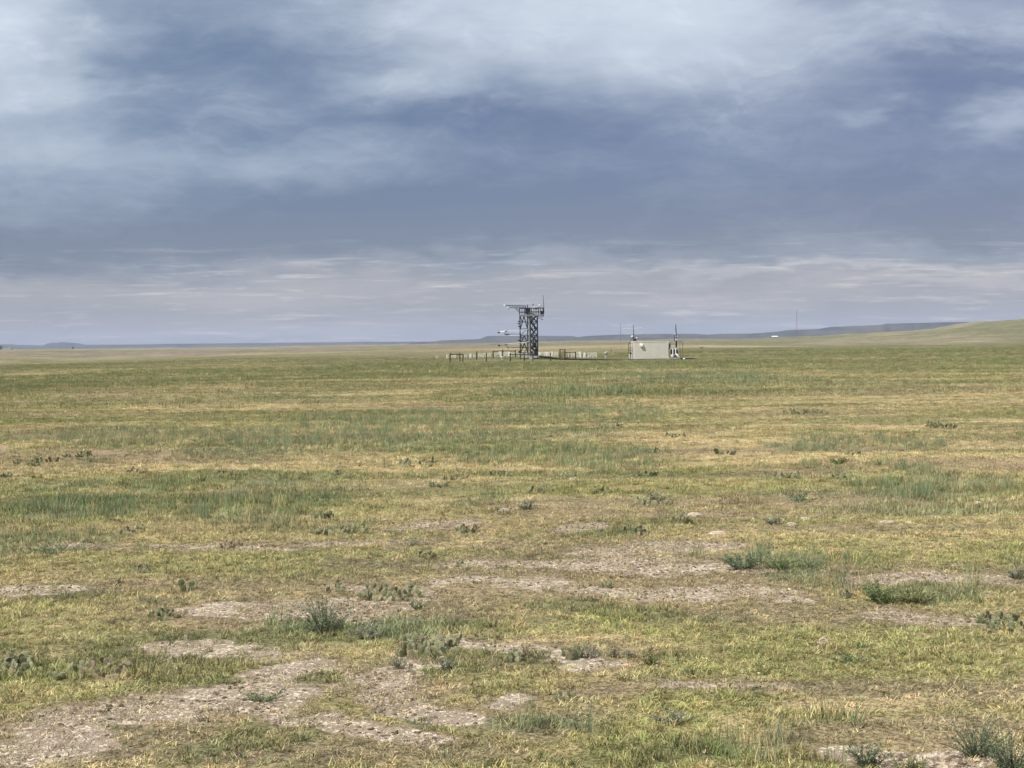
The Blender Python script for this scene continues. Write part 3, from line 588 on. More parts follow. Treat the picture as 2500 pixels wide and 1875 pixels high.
# ------------------------------------------------------------------ the tower
TD = 244.0; TS = F/TD
def tower():
    bx = (1292-CX)/F*TD; b = at(1292, 873.5, TD); gz = tz(b.x, TD)
    root = empty('instrument_tower', (b.x, TD, gz), label='dark steel lattice instrument tower with railed platform and long white booms', cat='tower')
    cx = lambda px: (px-1292)/TS
    z0 = b.z-gz                                             # the photo's foot line relative to the ground here
    cz = lambda py: (873.5-py)/TS+z0
    st = M['steel']; y0, y1 = -1.1, 1.1
    zt = cz(770)
    legs = {}
    mb = MB().box((cx(1297), y0-.3, cz(875)), (.75, .7, .62)); mb.build('concrete_base', M['concrete'], root)
    mb = MB().box((0.05, 0, cz(871)), (3.1, 2.3, .30)); mb.build('foundation_frame', M['deck'], root)
    for x in (cx(1270.6), cx(1313)):
        for y in (y0, y1):
            MB().tube([(x, y, -.1), (x, y, zt)], .095, 8).build('leg', st, root)
    for x in (cx(1289), cx(1296)):
        for y in (y0, y1): MB().tube([(x, y, -.1), (x, y, zt)], .075, 6).build('inner_leg', st, root)
    # horizontal frames at each storey
    for py in (771, 786, 803, 819, 834, 849, 861):
        m = MB()
        for y in (y0, y1):
            if True: m.tube([(cx(1270.6), y, cz(py)), (cx(1313), y, cz(py))], .05, 4)
            else: m.tube([(cx(1289), y, cz(py)), (cx(1313), y, cz(py))], .045, 4)
        for x in (cx(1270.6), cx(1313)): m.tube([(x, y0, cz(py)), (x, y1, cz(py))], .04, 4)
        m.build('floor_frame', st, root)
    # diagonal bracing of the open bay
    for a, c in ((771, 803), (819, 838), (838, 861)):
        m = MB()
        for y in (y0, y1):
            MB().tube([(cx(1271), y, cz(a)), (cx(1275.5), y, cz(a+(c-a)*.42))], .06, 4).build('short_brace', st, root)
            MB().tube([(cx(1281), y, cz(a)), (cx(1271.5), y, cz(c-1))], .08, 4).build('brace', st, root)
            MB().tube([(cx(1280.5), y, cz(a)), (cx(1288.5), y, cz(c-1))], .065, 4).build('brace', st, root)
    for a, c in ((803, 819), (849, 871)):
        m = MB()
        for y in (y0, y1): MB().tube([(cx(1271), y, cz(c)), (cx(1288), y, cz(a))], .04, 4).build('brace', st, root)
    # stair bay: flights, stringers, cross braces
    lv = [771, 786, 803, 819, 834, 849, 861, 871]
    for i in range(len(lv)-1):
        a, c = lv[i], lv[i+1]; m = MB(); fl = 1 if i % 2 else -1
        xa, xb = (cx(1297), cx(1311)) if fl > 0 else (cx(1311), cx(1297))
        for y in (-.75, -.15) if i % 2 else (.15, .75):
            m.box(((xa+xb)/2, y, (cz(a)+cz(c))/2), (math.hypot(xb-xa, cz(a)-cz(c)), .05, .26), Matrix.Translation(((xa+xb)/2, y, (cz(a)+cz(c))/2)) @ Matrix.Rotation(math.atan2(cz(a)-cz(c), xb-xa)*-1, 4, 'Y').inverted() @ Matrix.Translation((-(xa+xb)/2, -y, -(cz(a)+cz(c))/2)))
        for k in range(6):
            t = (k+.5)/6; m.box((xb+(xa-xb)*t, .45*(-1 if i % 2 else 1), cz(a)+(cz(c)-cz(a))*t), (.24, .7, .06))
        m.build('stair_flight', st, root)
        m = MB()
        for y in (y0, y1):
            m.tube([(cx(1296), y, cz(a)), (cx(1313), y, cz(c))], .062, 4); m.tube([(cx(1313), y, cz(a)), (cx(1296), y, cz(c))], .062, 4)
        m.tube([(cx(1297), y0, cz(a)), (cx(1312), y1, cz(c))], .055, 4); m.tube([(cx(1312), y0, cz(a)), (cx(1297), y1, cz(c))], .055, 4)
        m.build('cross_brace', st, root)
        for x in (cx(1270.6), cx(1313)): MB().tube([(x, y0, cz(a)), (x, y1, cz(c))], .04, 4).build('side_brace', st, root)
        MB().tube([(cx(1299+(i*5 % 8)), -.4, cz(a)), (cx(1299+(i*7 % 9)), .5, cz(c))], .08, 5).build('conduit', M['black'], root)
        m = MB()
        m.tube([(cx(1290), y0, cz(a)-.15), (cx(1294+(i*37 % 9)), 0, cz(c)+.1), (cx(1296), y1, cz(c))], .04, 4)
        m.build('cable', M['black'], root); MB().tube([(xa, -.8, cz(c)+.95), (xb, -.8, cz(a)+.95)], .045, 4).build('handrail', st, root)
    MB().box((cx(1310), -.2, cz(860)), (.45, .8, 1.35)).build('dark_core_box', M['black'], root)  # black boxes added to darken the core of the stair bay
    MB().box((cx(1306), .3, cz(843)), (.55, .5, .9)).build('dark_core_box', M['black'], root)
    # cable tray up the middle
    MB().box((cx(1293), y0-.08, (cz(771)+cz(868))/2), (.22, .06, cz(771)-cz(868))).build('cable_tray', M['steel2'], root)
    # platform
    px0, px1 = cx(1269.5), cx(1328); py0, py1 = -1.5, 1.5
    m = MB().box(((px0+px1)/2, 0, cz(770)), (px1-px0, py1-py0, .14)); m.build('platform_deck', st, root)
    for y in (py0, py1): MB().box(((px0+px1)/2, y, cz(770.5)), (px1-px0+.02, .08, .26)).build('platform_edge', M['steel2'], root)
    m = MB(); n = 10
    for y in (py0, py1):
        for k in range(n+1):
            x = px0+.05+(px1-px0-.1)*k/n; m.tube([(x, y, cz(770)), (x, y, cz(752.5))], .035 if k % 2 else .05, 4)
        for py in (752.5, 762): m.tube([(px0, y, cz(py)), (px1, y, cz(py))], .045, 4)
    for x in (px0, px1):
        for py in (752.5, 762): m.tube([(x, py0, cz(py)), (x, py1, cz(py))], .045, 4)
        m.tube([(x, 0, cz(770)), (x, 0, cz(752.5))], .035, 4)
    m.build('railing', st, root)
    # things bolted to the platform
    m = MB().box((cx(1297), py0+.35, cz(765.5)), (.85, .35, .55)); m.build('grey_box', M['grey'], root)
    m = MB().box((cx(1304.5), py0+.1, cz(757.5)), (.18, .18, 1.2)); m.build('white_post', M['offwhite'], root)
    m = MB().box((cx(1306), -.6, cz(750.3)), (.95, .5, .12)); m.build('instrument_cover', M['offwhite'], root)
    m = MB().ball((cx(1310), -.2, cz(752)), .38, (1.4, 1, .6)); m.build('domed_housing', M['grey'], root, True)
    m = MB().tube([(cx(1303), -.6, cz(750)), (cx(1303), -.6, cz(743.5))], .07, 6); m.ball((cx(1303), -.6, cz(743.5)), .11); m.build('red_stub', M['rust'], root)
    m = MB().tube([(cx(1289.4), py0, cz(770)), (cx(1289.4), py0, cz(744.5))], .075, 6); m.build('mast', st, root)
    m = MB().box((cx(1324.5), py0+.12, cz(765)), (.62, .2, .66)); m.build('dark_panel', M['black'], root)
    m = MB().box((cx(1290), .2, cz(760)), (.9, .5, .9)); m.build('dark_cabinet', M['black'], root)
    s_ = MB().tube([(cx(1318.5), py0, cz(753)), (cx(1318.5), py0, cz(748))], .03, 5).build('sensor_post', st, root)
    MB().ball((cx(1318.3), py0, cz(746.8)), .15).build('white_sensor', M['white'], s_, True)
    MB().tube([(cx(1318), py0, cz(747)), (cx(1323.5), py0, cz(747))], .045, 5).build('sensor_arm', st, s_)
    m = MB().tube([(cx(1329.2), py0, cz(765)), (cx(1327.6), py0, cz(722))], [.06, .028], 6); m.tube([(cx(1328.6), py0, cz(753)), (cx(1327), py0, cz(753))], .04, 4)
    m.build('whip_antenna', st, root)
    m = MB().tube([(cx(1327.5), py0, cz(770)), (cx(1327), py0, cz(774.5))], .06, 5)
    m.tube([(cx(1313), y0, cz(771)), (cx(1317), y0, cz(775)), (cx(1321), y0, cz(776)), (cx(1327), y0, cz(773))], .035, 5)
    m.tube([(cx(1313), y0, cz(778)), (cx(1320), y0, cz(778)), (cx(1324.5), y0, cz(780.5))], .025, 5); m.build('drooping_cable', M['black'], root)
    MB().ball((cx(1324.6), y0, cz(780.6)), .11).build('small_sensor', M['black'], root)
    # top boom, a flat truss
    m = MB()
    for y in (-1.35, -1.05):
        m.tube([(cx(1285), y, cz(747.2)), (cx(1237), y, cz(745.8))], .055, 5); m.tube([(cx(1285), y, cz(751.5)), (cx(1246), y, cz(751.5)), (cx(1241), y, cz(746))], .035, 5)
        for k in range(11):
            x0 = 1246+k*3.6; m.tube([(cx(x0), y, cz(751.5 if k % 2 else 747)), (cx(x0+3.6), y, cz(747 if k % 2 else 751.5))], .025, 4)
        m.tube([(cx(1259), y, cz(752)), (cx(1269.5), y, cz(763))], .045, 5); m.tube([(cx(1263), y, cz(752)), (cx(1269.5), y, cz(758))], .04, 5)
    m.tube([(cx(1284.5), -1.2, cz(747)), (cx(1284.5), -1.2, cz(753))], .05, 4)
    bm = m.build('top_boom', st, root)
    MB().ball((cx(1233.6), -1.2, cz(745.6)), .14).build('ball_sensor', M['white'], bm, True)
    MB().tube([(cx(1240), -1.2, cz(745.7)), (cx(1234), -1.2, cz(745.6))], .03, 5).build('sensor_arm', st, bm)
    MB().ball((cx(1242.5), -1.2, cz(750.4)), .2, (1.15, 1, .45)).build('domed_sensor', M['white'], bm, True)
    MB().ball((cx(1243), -1.2, cz(754.5)), .13, (1.1, 1, .8)).build('grey_sensor', M['steel2'], bm, True)
    MB().ball((cx(1262), -1.2, cz(749)), .17, (1.1, 1, .6)).build('white_sensor', M['white'], bm, True)
    # side booms
    def boom(pyr, pyl, xl, tone):
        m = MB().tube([(cx(1291), -1.3, cz(pyr)), (cx(1284), -1.3, cz(pyr+2.2)), (cx(1236), -1.3, cz(pyl))], .05, 6)
        m.tube([(cx(1271), -1.3, cz(pyl+1.5)), (cx(1243), -1.3, cz(pyl+1.8))], .022, 4); bm = m.build('side_boom', M['offwhite'], root)
        MB().tube([(cx(1221), -1.35, cz(pyl+2.9)), (cx(1233.5), -1.3, cz(pyl+1))], [.07, .12], 8).build('boom_instrument', M['white'] if tone else M['steel2'], bm)
        m = MB().ball((cx(1219), -1.35, cz(pyl+3.4)), .17, (1.3, 1, .8)); m.tube([(cx(1233.5), -1.3, cz(pyl+2)), (cx(1240.5), -1.3, cz(pyl-2.5))], .035, 4)
        m.tube([(cx(1233), -1.3, cz(pyl+3)), (cx(1239), -1.3, cz(pyl+.5))], .08, 5); m.tube([(cx(1220), -1.35, cz(pyl+3.5)), (cx(1220), -1.35, cz(pyl+6))], .03, 4)
        m.build('boom_sensor', M['steel'], bm)
    boom(803.5, 807.5, 0, 1); boom(833.5, 839, 0, 0)
    m = MB().tube([(cx(1287), -1.0, cz(816)), (cx(1231), -1.0, cz(814.8))], .035, 5); bm = m.build('thin_boom', M['steel'], root)
    m = MB().tube([(cx(1232), -1, cz(814.5)), (cx(1236), -1, cz(816.2)), (cx(1246), -1, cz(815.8))], .07, 5); m.tube([(cx(1239), -1, cz(812)), (cx(1239), -1, cz(819))], .025, 4); m.build('boom_sensor', M['steel'], bm)
    MB().tube([(cx(1290), -1.0, cz(818.3)), (cx(1236), -1.0, cz(818.6))], .028, 5).build('white_boom', M['white'], root)
    m = MB().tube([(cx(1291), -1.0, cz(848)), (cx(1248), -1.0, cz(848))], .05, 5); m.tube([(cx(1237), -1, cz(844)), (cx(1243), -1, cz(848.5)), (cx(1240), -1, cz(851))], .05, 4)
    m.build('lower_boom', M['brownpaint'], root)
    for px, py in ((1267.3, 785), (1266.6, 790), (1268, 796.5), (1267, 831), (1268, 857.5), (1266.5, 860)):
        m = MB().ball((cx(px), y0, cz(py)), .16, (1.1, .8, .6)); m.tube([(cx(px), y0, cz(py)), (cx(1271), y0, cz(py)-.12)], .03, 4); m.build('radiation_shield', M['black'], root)
    for px, py in ((1316.5, 785), (1316.5, 812), (1317, 832), (1317, 840)):
        m = MB().tube([(cx(1313), y0, cz(py)), (cx(px), y0, cz(py))], .02, 4); m.build('stub_bracket', M['steel2'], root)
tower()

# ------------------------------------------------------------------ boardwalk, hut, equipment
def P(px, py, Y): return at(px, py, Y)
def walk():
    pts = [(1316, 867.5, 243.5), (1345, 870.5, 242.8), (1367, 874.2, 242), (1440, 875.7, 241.3), (1500, 876.8, 240.8), (1547, 877.5, 240.4)]
    W = [at(*p) for p in pts]
    r = empty('boardwalk', (W[0].x, W[0].y, tz(W[0].x, W[0].y)), label='long low grey boardwalk running from the tower foot to the beige hut', cat='boardwalk')
    inv = Vector(r.location)
    for i in range(len(W)-1):
        a, b = W[i]-inv, W[i+1]-inv; n = max(2, int((b-a).length/.3)); m = MB()
        for k in range(n):
            c = a.lerp(b, (k+.5)/n); an = math.atan2((b-a).z, (b-a).x)
            m.box(c, ((b-a).length/n-.02, 1.1, .045), Matrix.Translation(c) @ Matrix.Rotation(-an, 4, 'Y') @ Matrix.Translation(-c))
        m.build('deck_planks', M['deck'], r)
        for y in (-.5, .5): MB().tube([a+Vector((0, y, -.14)), b+Vector((0, y, -.14))], .17, 4).build('shade_joist', M['darkwood'], r)  # joists thick and dark to stand in for the shade under the deck
        for k in range(3):
            c = a.lerp(b, (k+.5)/3)
            for y in (-.45, .45): MB().box((c.x, y+c.y, c.z-.3), (.12, .10, .34)).build('footing', M['darkwood'], r)
    W2 = [at(1655, 873.8, 240.6), at(1690, 872.8, 240.4), at(1706, 876, 240.2), at(1726, 881.6, 240)]
    r = empty('ramp', tuple(W2[0]), label='short grey ramp sloping down to the grass right of the hut', cat='ramp'); inv = Vector(W2[0])
    for i in range(3):
        a, b = W2[i]-inv, W2[i+1]-inv; c = (a+b)/2; an = math.atan2((b-a).z, (b-a).x)
        MB().box(c, ((b-a).length, 1.3, .06), Matrix.Translation(c) @ Matrix.Rotation(-an, 4, 'Y') @ Matrix.Translation(-c)).build('deck_planks', M['deck'], r)
        if i < 2 or True:
            m = MB(); 
            for y in (-.6, .6): m.tube([a+Vector((0, y, -.14)), b+Vector((0, y, -.14))], .12, 4)
            if i < 2: m.box((c.x, 0, c.z-.32), (.9, 1.1, .35))
            m.build('shade_joist', M['darkwood'], r)  # dark timber also stands in for the shade under the ramp
walk()
def hut():
    YD = 239.0
    a = at(1548.5, 876.5, YD); b = at(1632.5, 875.5, YD); top = at(1548.5, 834.8, YD)
    L = (b-a).length; H = top.z-a.z; ang = R(-7)               # turned a little so that its right end shows
    L /= math.cos(ang); gz = tz(a.x+L/2, YD)
    r = empty('instrument_hut', (a.x, YD, gz), R(5.0), label='beige windowless instrument hut with a cream vent, standing right of the tower', cat='hut')
    z0 = a.z-gz; D = 3.0
    m = MB().box((L/2, D/2, z0+H/2), (L, D, H)); m.build('wall', M['hutwall'], r)
    m = MB().box((L/2, D/2, z0+H+.035), (L+.10, D+.10, .09)); m.build('roof', M['cream'], r)
    m = MB()
    for k in (1, 2, 3, 4): m.box((L*k/5, -.004, z0+H/2), (.012, .012, H-.02))
    for x in (.03, L-.03): m.box((x, -.010, z0+H/2), (.07, .03, H))
    m.build('corner_trim', M['cream'], r)
    m = MB().box((L/2, .06, z0-.06), (L-.1, .12, .09)); m.build('floor_skid', M['darkwood'], r)
    m = MB().box((L/2, .25, z0-.22), (L-.05, .5, .22)); m.box((L-.25, .05, z0-.30), (.6, .5, .42)); m.build('plinth', M['concrete'], r)
    xv = (1565.8-1548.5)/F*YD; zv = z0+(876-842.5)/F*YD
    m = MB(); 
    for k in range(7):
        a_ = math.pi/2*k/6
    w_ = .42; pr = [(0, .26), (-.16, .26), (-.32, .18), (-.40, .02), (-.40, -.22), (-.32, -.26), (0, -.1)]
    vs = [(xv+sx*w_/2, y, zv+z) for sx in (-1, 1) for y, z in pr]; n = len(pr)
    m.add(vs, [tuple(range(n)), tuple(range(n, 2*n))[::-1]]+[(i, n+i, n+(i+1) % n, (i+1) % n) for i in range(n)]); m.build('vent_hood', M['cream'], r)
    # scuffed light paint low on the wall
    random.seed(3)
    for px, py, w1, h1 in ((1597, 866, .42, .22), (1600, 868, .25, .1), (1627, 864.5, .36, .10), (1619, 869, .5, .2), (1626, 871, .4, .14), (1630, 873, .3, .1)):
        xx = (px-1548.5)/F*YD; zz = z0+(876-py)/F*YD; vs = []
        for k in range(11):
            an = 2*math.pi*k/11; q = random.uniform(.6, 1.1); vs.append((xx+w1/2*q*math.cos(an), -.0035, zz+h1/2*q*math.sin(an)))
        MB().add(vs, [tuple(range(11))]).build('paint_scuff', M['patch'], r)
    # the right end
    x = L
    MB().box((x+.015, D/2+.3, z0+H*.52), (.03, 1.0, 2.0)).build('door', M['grey'], r)
    MB().box((x+.10, .50, z0+1.15), (.2, .12, 1.5)).build('vent_grille', M['black'], r)
    MB().box((x+.18, 1.0, z0+2.0), (.36, .7, 1.0)).build('air_conditioner', M['grey'], r)
    MB().box((x+.40, .50, z0+2.15), (.16, .24, 1.1)).build('side_panel', M['steel2'], r)
    return a, b, z0+gz, L
A_, B_, HZ, HL = hut()
def things_at_hut():
    YD = 239.2
    def g(px, py): return at(px, py, YD)
    # antenna mast at the right end
    p = g(1650.5, 876); r = empty('antenna_mast', (p.x, YD, tz(p.x, YD)), label='tall dark antenna mast at the right end of the hut', cat='mast'); o = Vector(r.location)
    MB().tube([g(1650.8, 880)-o, g(1650.8, 833)-o], .11, 8).build('lower_pole', M['black'], r)
    MB().tube([g(1651.8, 858)-o, g(1651.8, 833)-o], .10, 8).build('side_tube', M['steel'], r)
    MB().tube([g(1651.2, 833)-o, g(1651, 815)-o, g(1650, 803)-o, g(1649.7, 791)-o], [.07, .065, .085, .035], 8).build('antenna', M['steel'], r)
    MB().box(g(1651.5, 820.8)-o, (.34, .1, .07)).build('clamp', M['white'], r)
    m = MB().tube([g(1646.8, 833)-o, g(1646.8, 817)-o], .05, 6); pl = m.build('sensor_post', M['steel'], r)
    MB().box(g(1647, 815.8)-o, (.26, .12, .07)).build('sensor_cap', M['white'], pl)
    MB().ball(g(1651, 829)-o, .13, (1, 1, 1.2)).build('white_sensor', M['offwhite'], r, True)
    # gas cylinders on a rack
    p = g(1646, 866); r = empty('cylinder_rack', (p.x, YD-.4, tz(p.x, YD-.4)), label='grey rack of upright dark gas cylinders against the right end of the hut', cat='rack'); o = Vector(r.location)
    q0 = at(1646, 857.5, YD-.4)-o
    MB().box(q0+Vector((0, .25, .0)), (1.35, .08, 1.3)).build('back_board', M['grey'], r)
    for px in (1638.8, 1646, 1652.3):
        c = at(px, 858.5, YD-.4)-o
        m = MB().tube([c+Vector((0, 0, -.45)), c+Vector((0, 0, .30)), c+Vector((0, 0, .42))], [.15, .15, .05], 10); cy = m.build('cylinder', M['black'], r)
        MB().tube([c+Vector((0, 0, .42)), c+Vector((0, 0, .52))], .05, 6).build('valve', M['offwhite'], cy)
    for px in (1642.4, 1649.2): MB().box(at(px, 858, YD-.45)-o, (.13, .06, 1.05)).build('strap', M['white'], r)
    # boxes and fan
    p = g(1641.3, 870); q = at(1641.3, 868.3, YD-.9)
    r = empty('meter_box', (q.x, YD-.9, tz(q.x, YD-.9)), label='small bright white box low on the right end of the hut', cat='box'); o = Vector(r.location)
    MB().box(q-o, (.36, .22, .42)).build('box_body', M['white'], r); MB().box(q-o+Vector((0, -.125, 0)), (.28, .02, .34)).build('box_door', M['offwhite'], r)
    MB().tube([q-o+Vector((0, .05, -.2)), q-o+Vector((0, .05, -.75))], .05, 6).build('post', M['grey'], r)
    q = at(1648, 869, YD-.9); r = empty('fan_unit', (q.x, YD-.9, tz(q.x, YD-.9)), label='grey cooling unit with a round dark fan beside the white box', cat='fan'); o = Vector(r.location)
    MB().box(q-o+Vector((0, .2, -.1)), (.62, .34, .78)).build('housing', M['grey'], r)
    m = MB().tube([q-o+Vector((0, .04, 0)), q-o+Vector((0, -.03, 0))], .21, 14); m.build('fan_grille', M['black'], r); MB().ball(q-o+Vector((0, -.05, 0)), .05).build('fan_hub', M['offwhite'], r)
    q = at(1654.5, 869, YD-.9); r = empty('propane_tank', (q.x, YD-.9, tz(q.x, YD-.9)), label='pale rounded tank leaning at the far right of the hut equipment', cat='tank'); o = Vector(r.location)
    MB().tube([q-o+Vector((-.28, 0, .38)), q-o+Vector((-.2, 0, .28)), q-o+Vector((.2, 0, -.18)), q-o+Vector((.26, 0, -.28))], [.05, .16, .17, .08], 10).build('tank_body', M['offwhite'], r, True)
    m = MB(); 
    for sx in (-.15, .15): m.tube([q-o+Vector((sx, 0, -.1)), q-o+Vector((sx, 0, -.75))], .03, 5)
    m.build('stand', M['steel'], r)
    # service stand: dark clutter below
    q = at(1646, 878.5, YD-.7); r = empty('steel_platform', (q.x, YD-.7, tz(q.x, YD-.7)), label='low dark steel platform carrying the equipment at the right end of the hut', cat='platform'); o = Vector(r.location)
    MB().box(at(1647, 875.2, YD-.7)-o, (1.75, 1.3, .08)).build('deck_grating', M['deck'], r)
    for px in (1637, 1643, 1652, 1659): MB().box(at(px, 879, YD-.7)-o, (.1, .9, .5)).build('leg', M['black'], r)
    # brown gate-like frame
    q = at(1662, 873, YD+1.2); r = empty('pipe_frame', (q.x, YD+1.2, tz(q.x, YD+1.2)), label='thin brown pipe frame standing on the ramp right of the mast', cat='frame'); o = Vector(r.location)
    T = lambda px, py: at(px, py, YD+1.2)-o
    for px, a_, b_ in ((1660, 834.5, 874), (1666.5, 834.5, 874), (1662.5, 852, 874)): MB().tube([T(px, a_), T(px, b_)], .035, 5).build('upright', M['rust'] if px == 1662.5 else M['brownpaint'], r)
    MB().tube([T(1655, 834), T(1660, 834.2), T(1666.5, 834.5)], .035, 5).build('top_rail', M['brownpaint'], r)
    q = at(1670, 882.3, 238.5); r = empty('ground_marker', (q.x, 238.5, tz(q.x, 238.5)), label='small white round cap in the grass under the ramp', cat='marker')
    MB().ball((0, 0, .28), .17, (1.2, 1, .8)).build('cap', M['white'], r, True); MB().tube([(0, 0, -.02), (0, 0, .25)], .05, 6).build('stem', M['offwhite'], r)
    # caged rack and stair on the left end
    q = at(1540, 876, YD+.6); r = empty('caged_stair', (q.x, YD+.6, tz(q.x, YD+.6)), label='dark pipe cage with round gauges against the left end of the hut', cat='stair'); o = Vector(r.location)
    T = lambda px, py, dy=0: at(px, py, YD+.6+dy)-o
    for px in (1534, 1538.8, 1543.3, 1547): MB().tube([T(px, 838.5 if px < 1545 else 826), T(px, 877)], .045 if px in (1534, 1547) else .03, 5).build('upright', M['brownpaint'], r)
    for py in (838.5, 850, 856, 864): MB().tube([T(1534, py), T(1547, py)], .03, 5).build('crossbar', M['brownpaint'], r)
    MB().tube([T(1536, 838), T(1543, 828), T(1546, 823)], .045, 5).build('raking_rail', M['steel'], r)
    for px, py in ((1538.5, 847.5), (1543.5, 848.5), (1543.5, 855)):
        c = T(px, py, -.1); m = MB().tube([c+Vector((.16*math.cos(k*.524), 0, .16*math.sin(k*.524))) for k in range(13)], .03, 4, False); m.build('round_gauge', M['steel2'], r)
    MB().box(T(1536, 869.5), (.13, .2, .85)).build('pale_panel', M['offwhite'], r); MB().box(T(1544.5, 866.5), (.3, .2, 1.2)).build('dark_panel', M['grey'], r)
    MB().box(T(1539.5, 862.5, -.1), (.32, .1, .25)).build('control_box', M['black'], r)
    # roof mast with a comb antenna and two dishes
    q = at(1547.5, 834, YD+1.0); r = empty('roof_mast', (q.x, YD+1.0, HZ+at(0, 834.8, YD).z*0+ (at(1548.5, 834.8, 239.0).z-HZ)), label='thin mast with small dishes on the left corner of the hut roof', cat='mast'); o = Vector(r.location)
    T = lambda px, py, dy=0: at(px, py, YD+1.0+dy)-o
    MB().tube([T(1547.3, 835), T(1547.0, 812), T(1546.4, 793)], [.075, .055, .03], 6).build('pole', M['steel'], r)
    m = MB().tube([T(1518, 803.8), T(1533, 801.8), T(1547, 801.4), T(1568, 800.3)], .030, 5); m.tube([T(1531, 794.4), T(1541, 794.2)], .03, 4); m.tube([T(1555, 811), T(1568, 809.5)], .015, 4); m.build('long_crossarm', M['offwhite'], r)
    for px, py, sx in ((1543.8, 821.8, 1), (1554.3, 825, .6)):
        c = T(px, py, -.2); d_ = MB().tube([c+Vector((0, .06, 0)), c+Vector((0, 0, 0))], [.06, .17*sx+.03], 12).build('dish', M['white'], r, True)
        MB().tube([c, Vector((T(1547.2, py).x, c.y, c.z))], .025, 4).build('dish_arm', M['steel'], d_)
    m = MB().box(T(1549, 829.5), (.42, .3, .38)); m.tube([T(1553.5, 834.5), T(1553, 821)], .045, 5); m.build('junction_box', M['steel'], r)
things_at_hut()

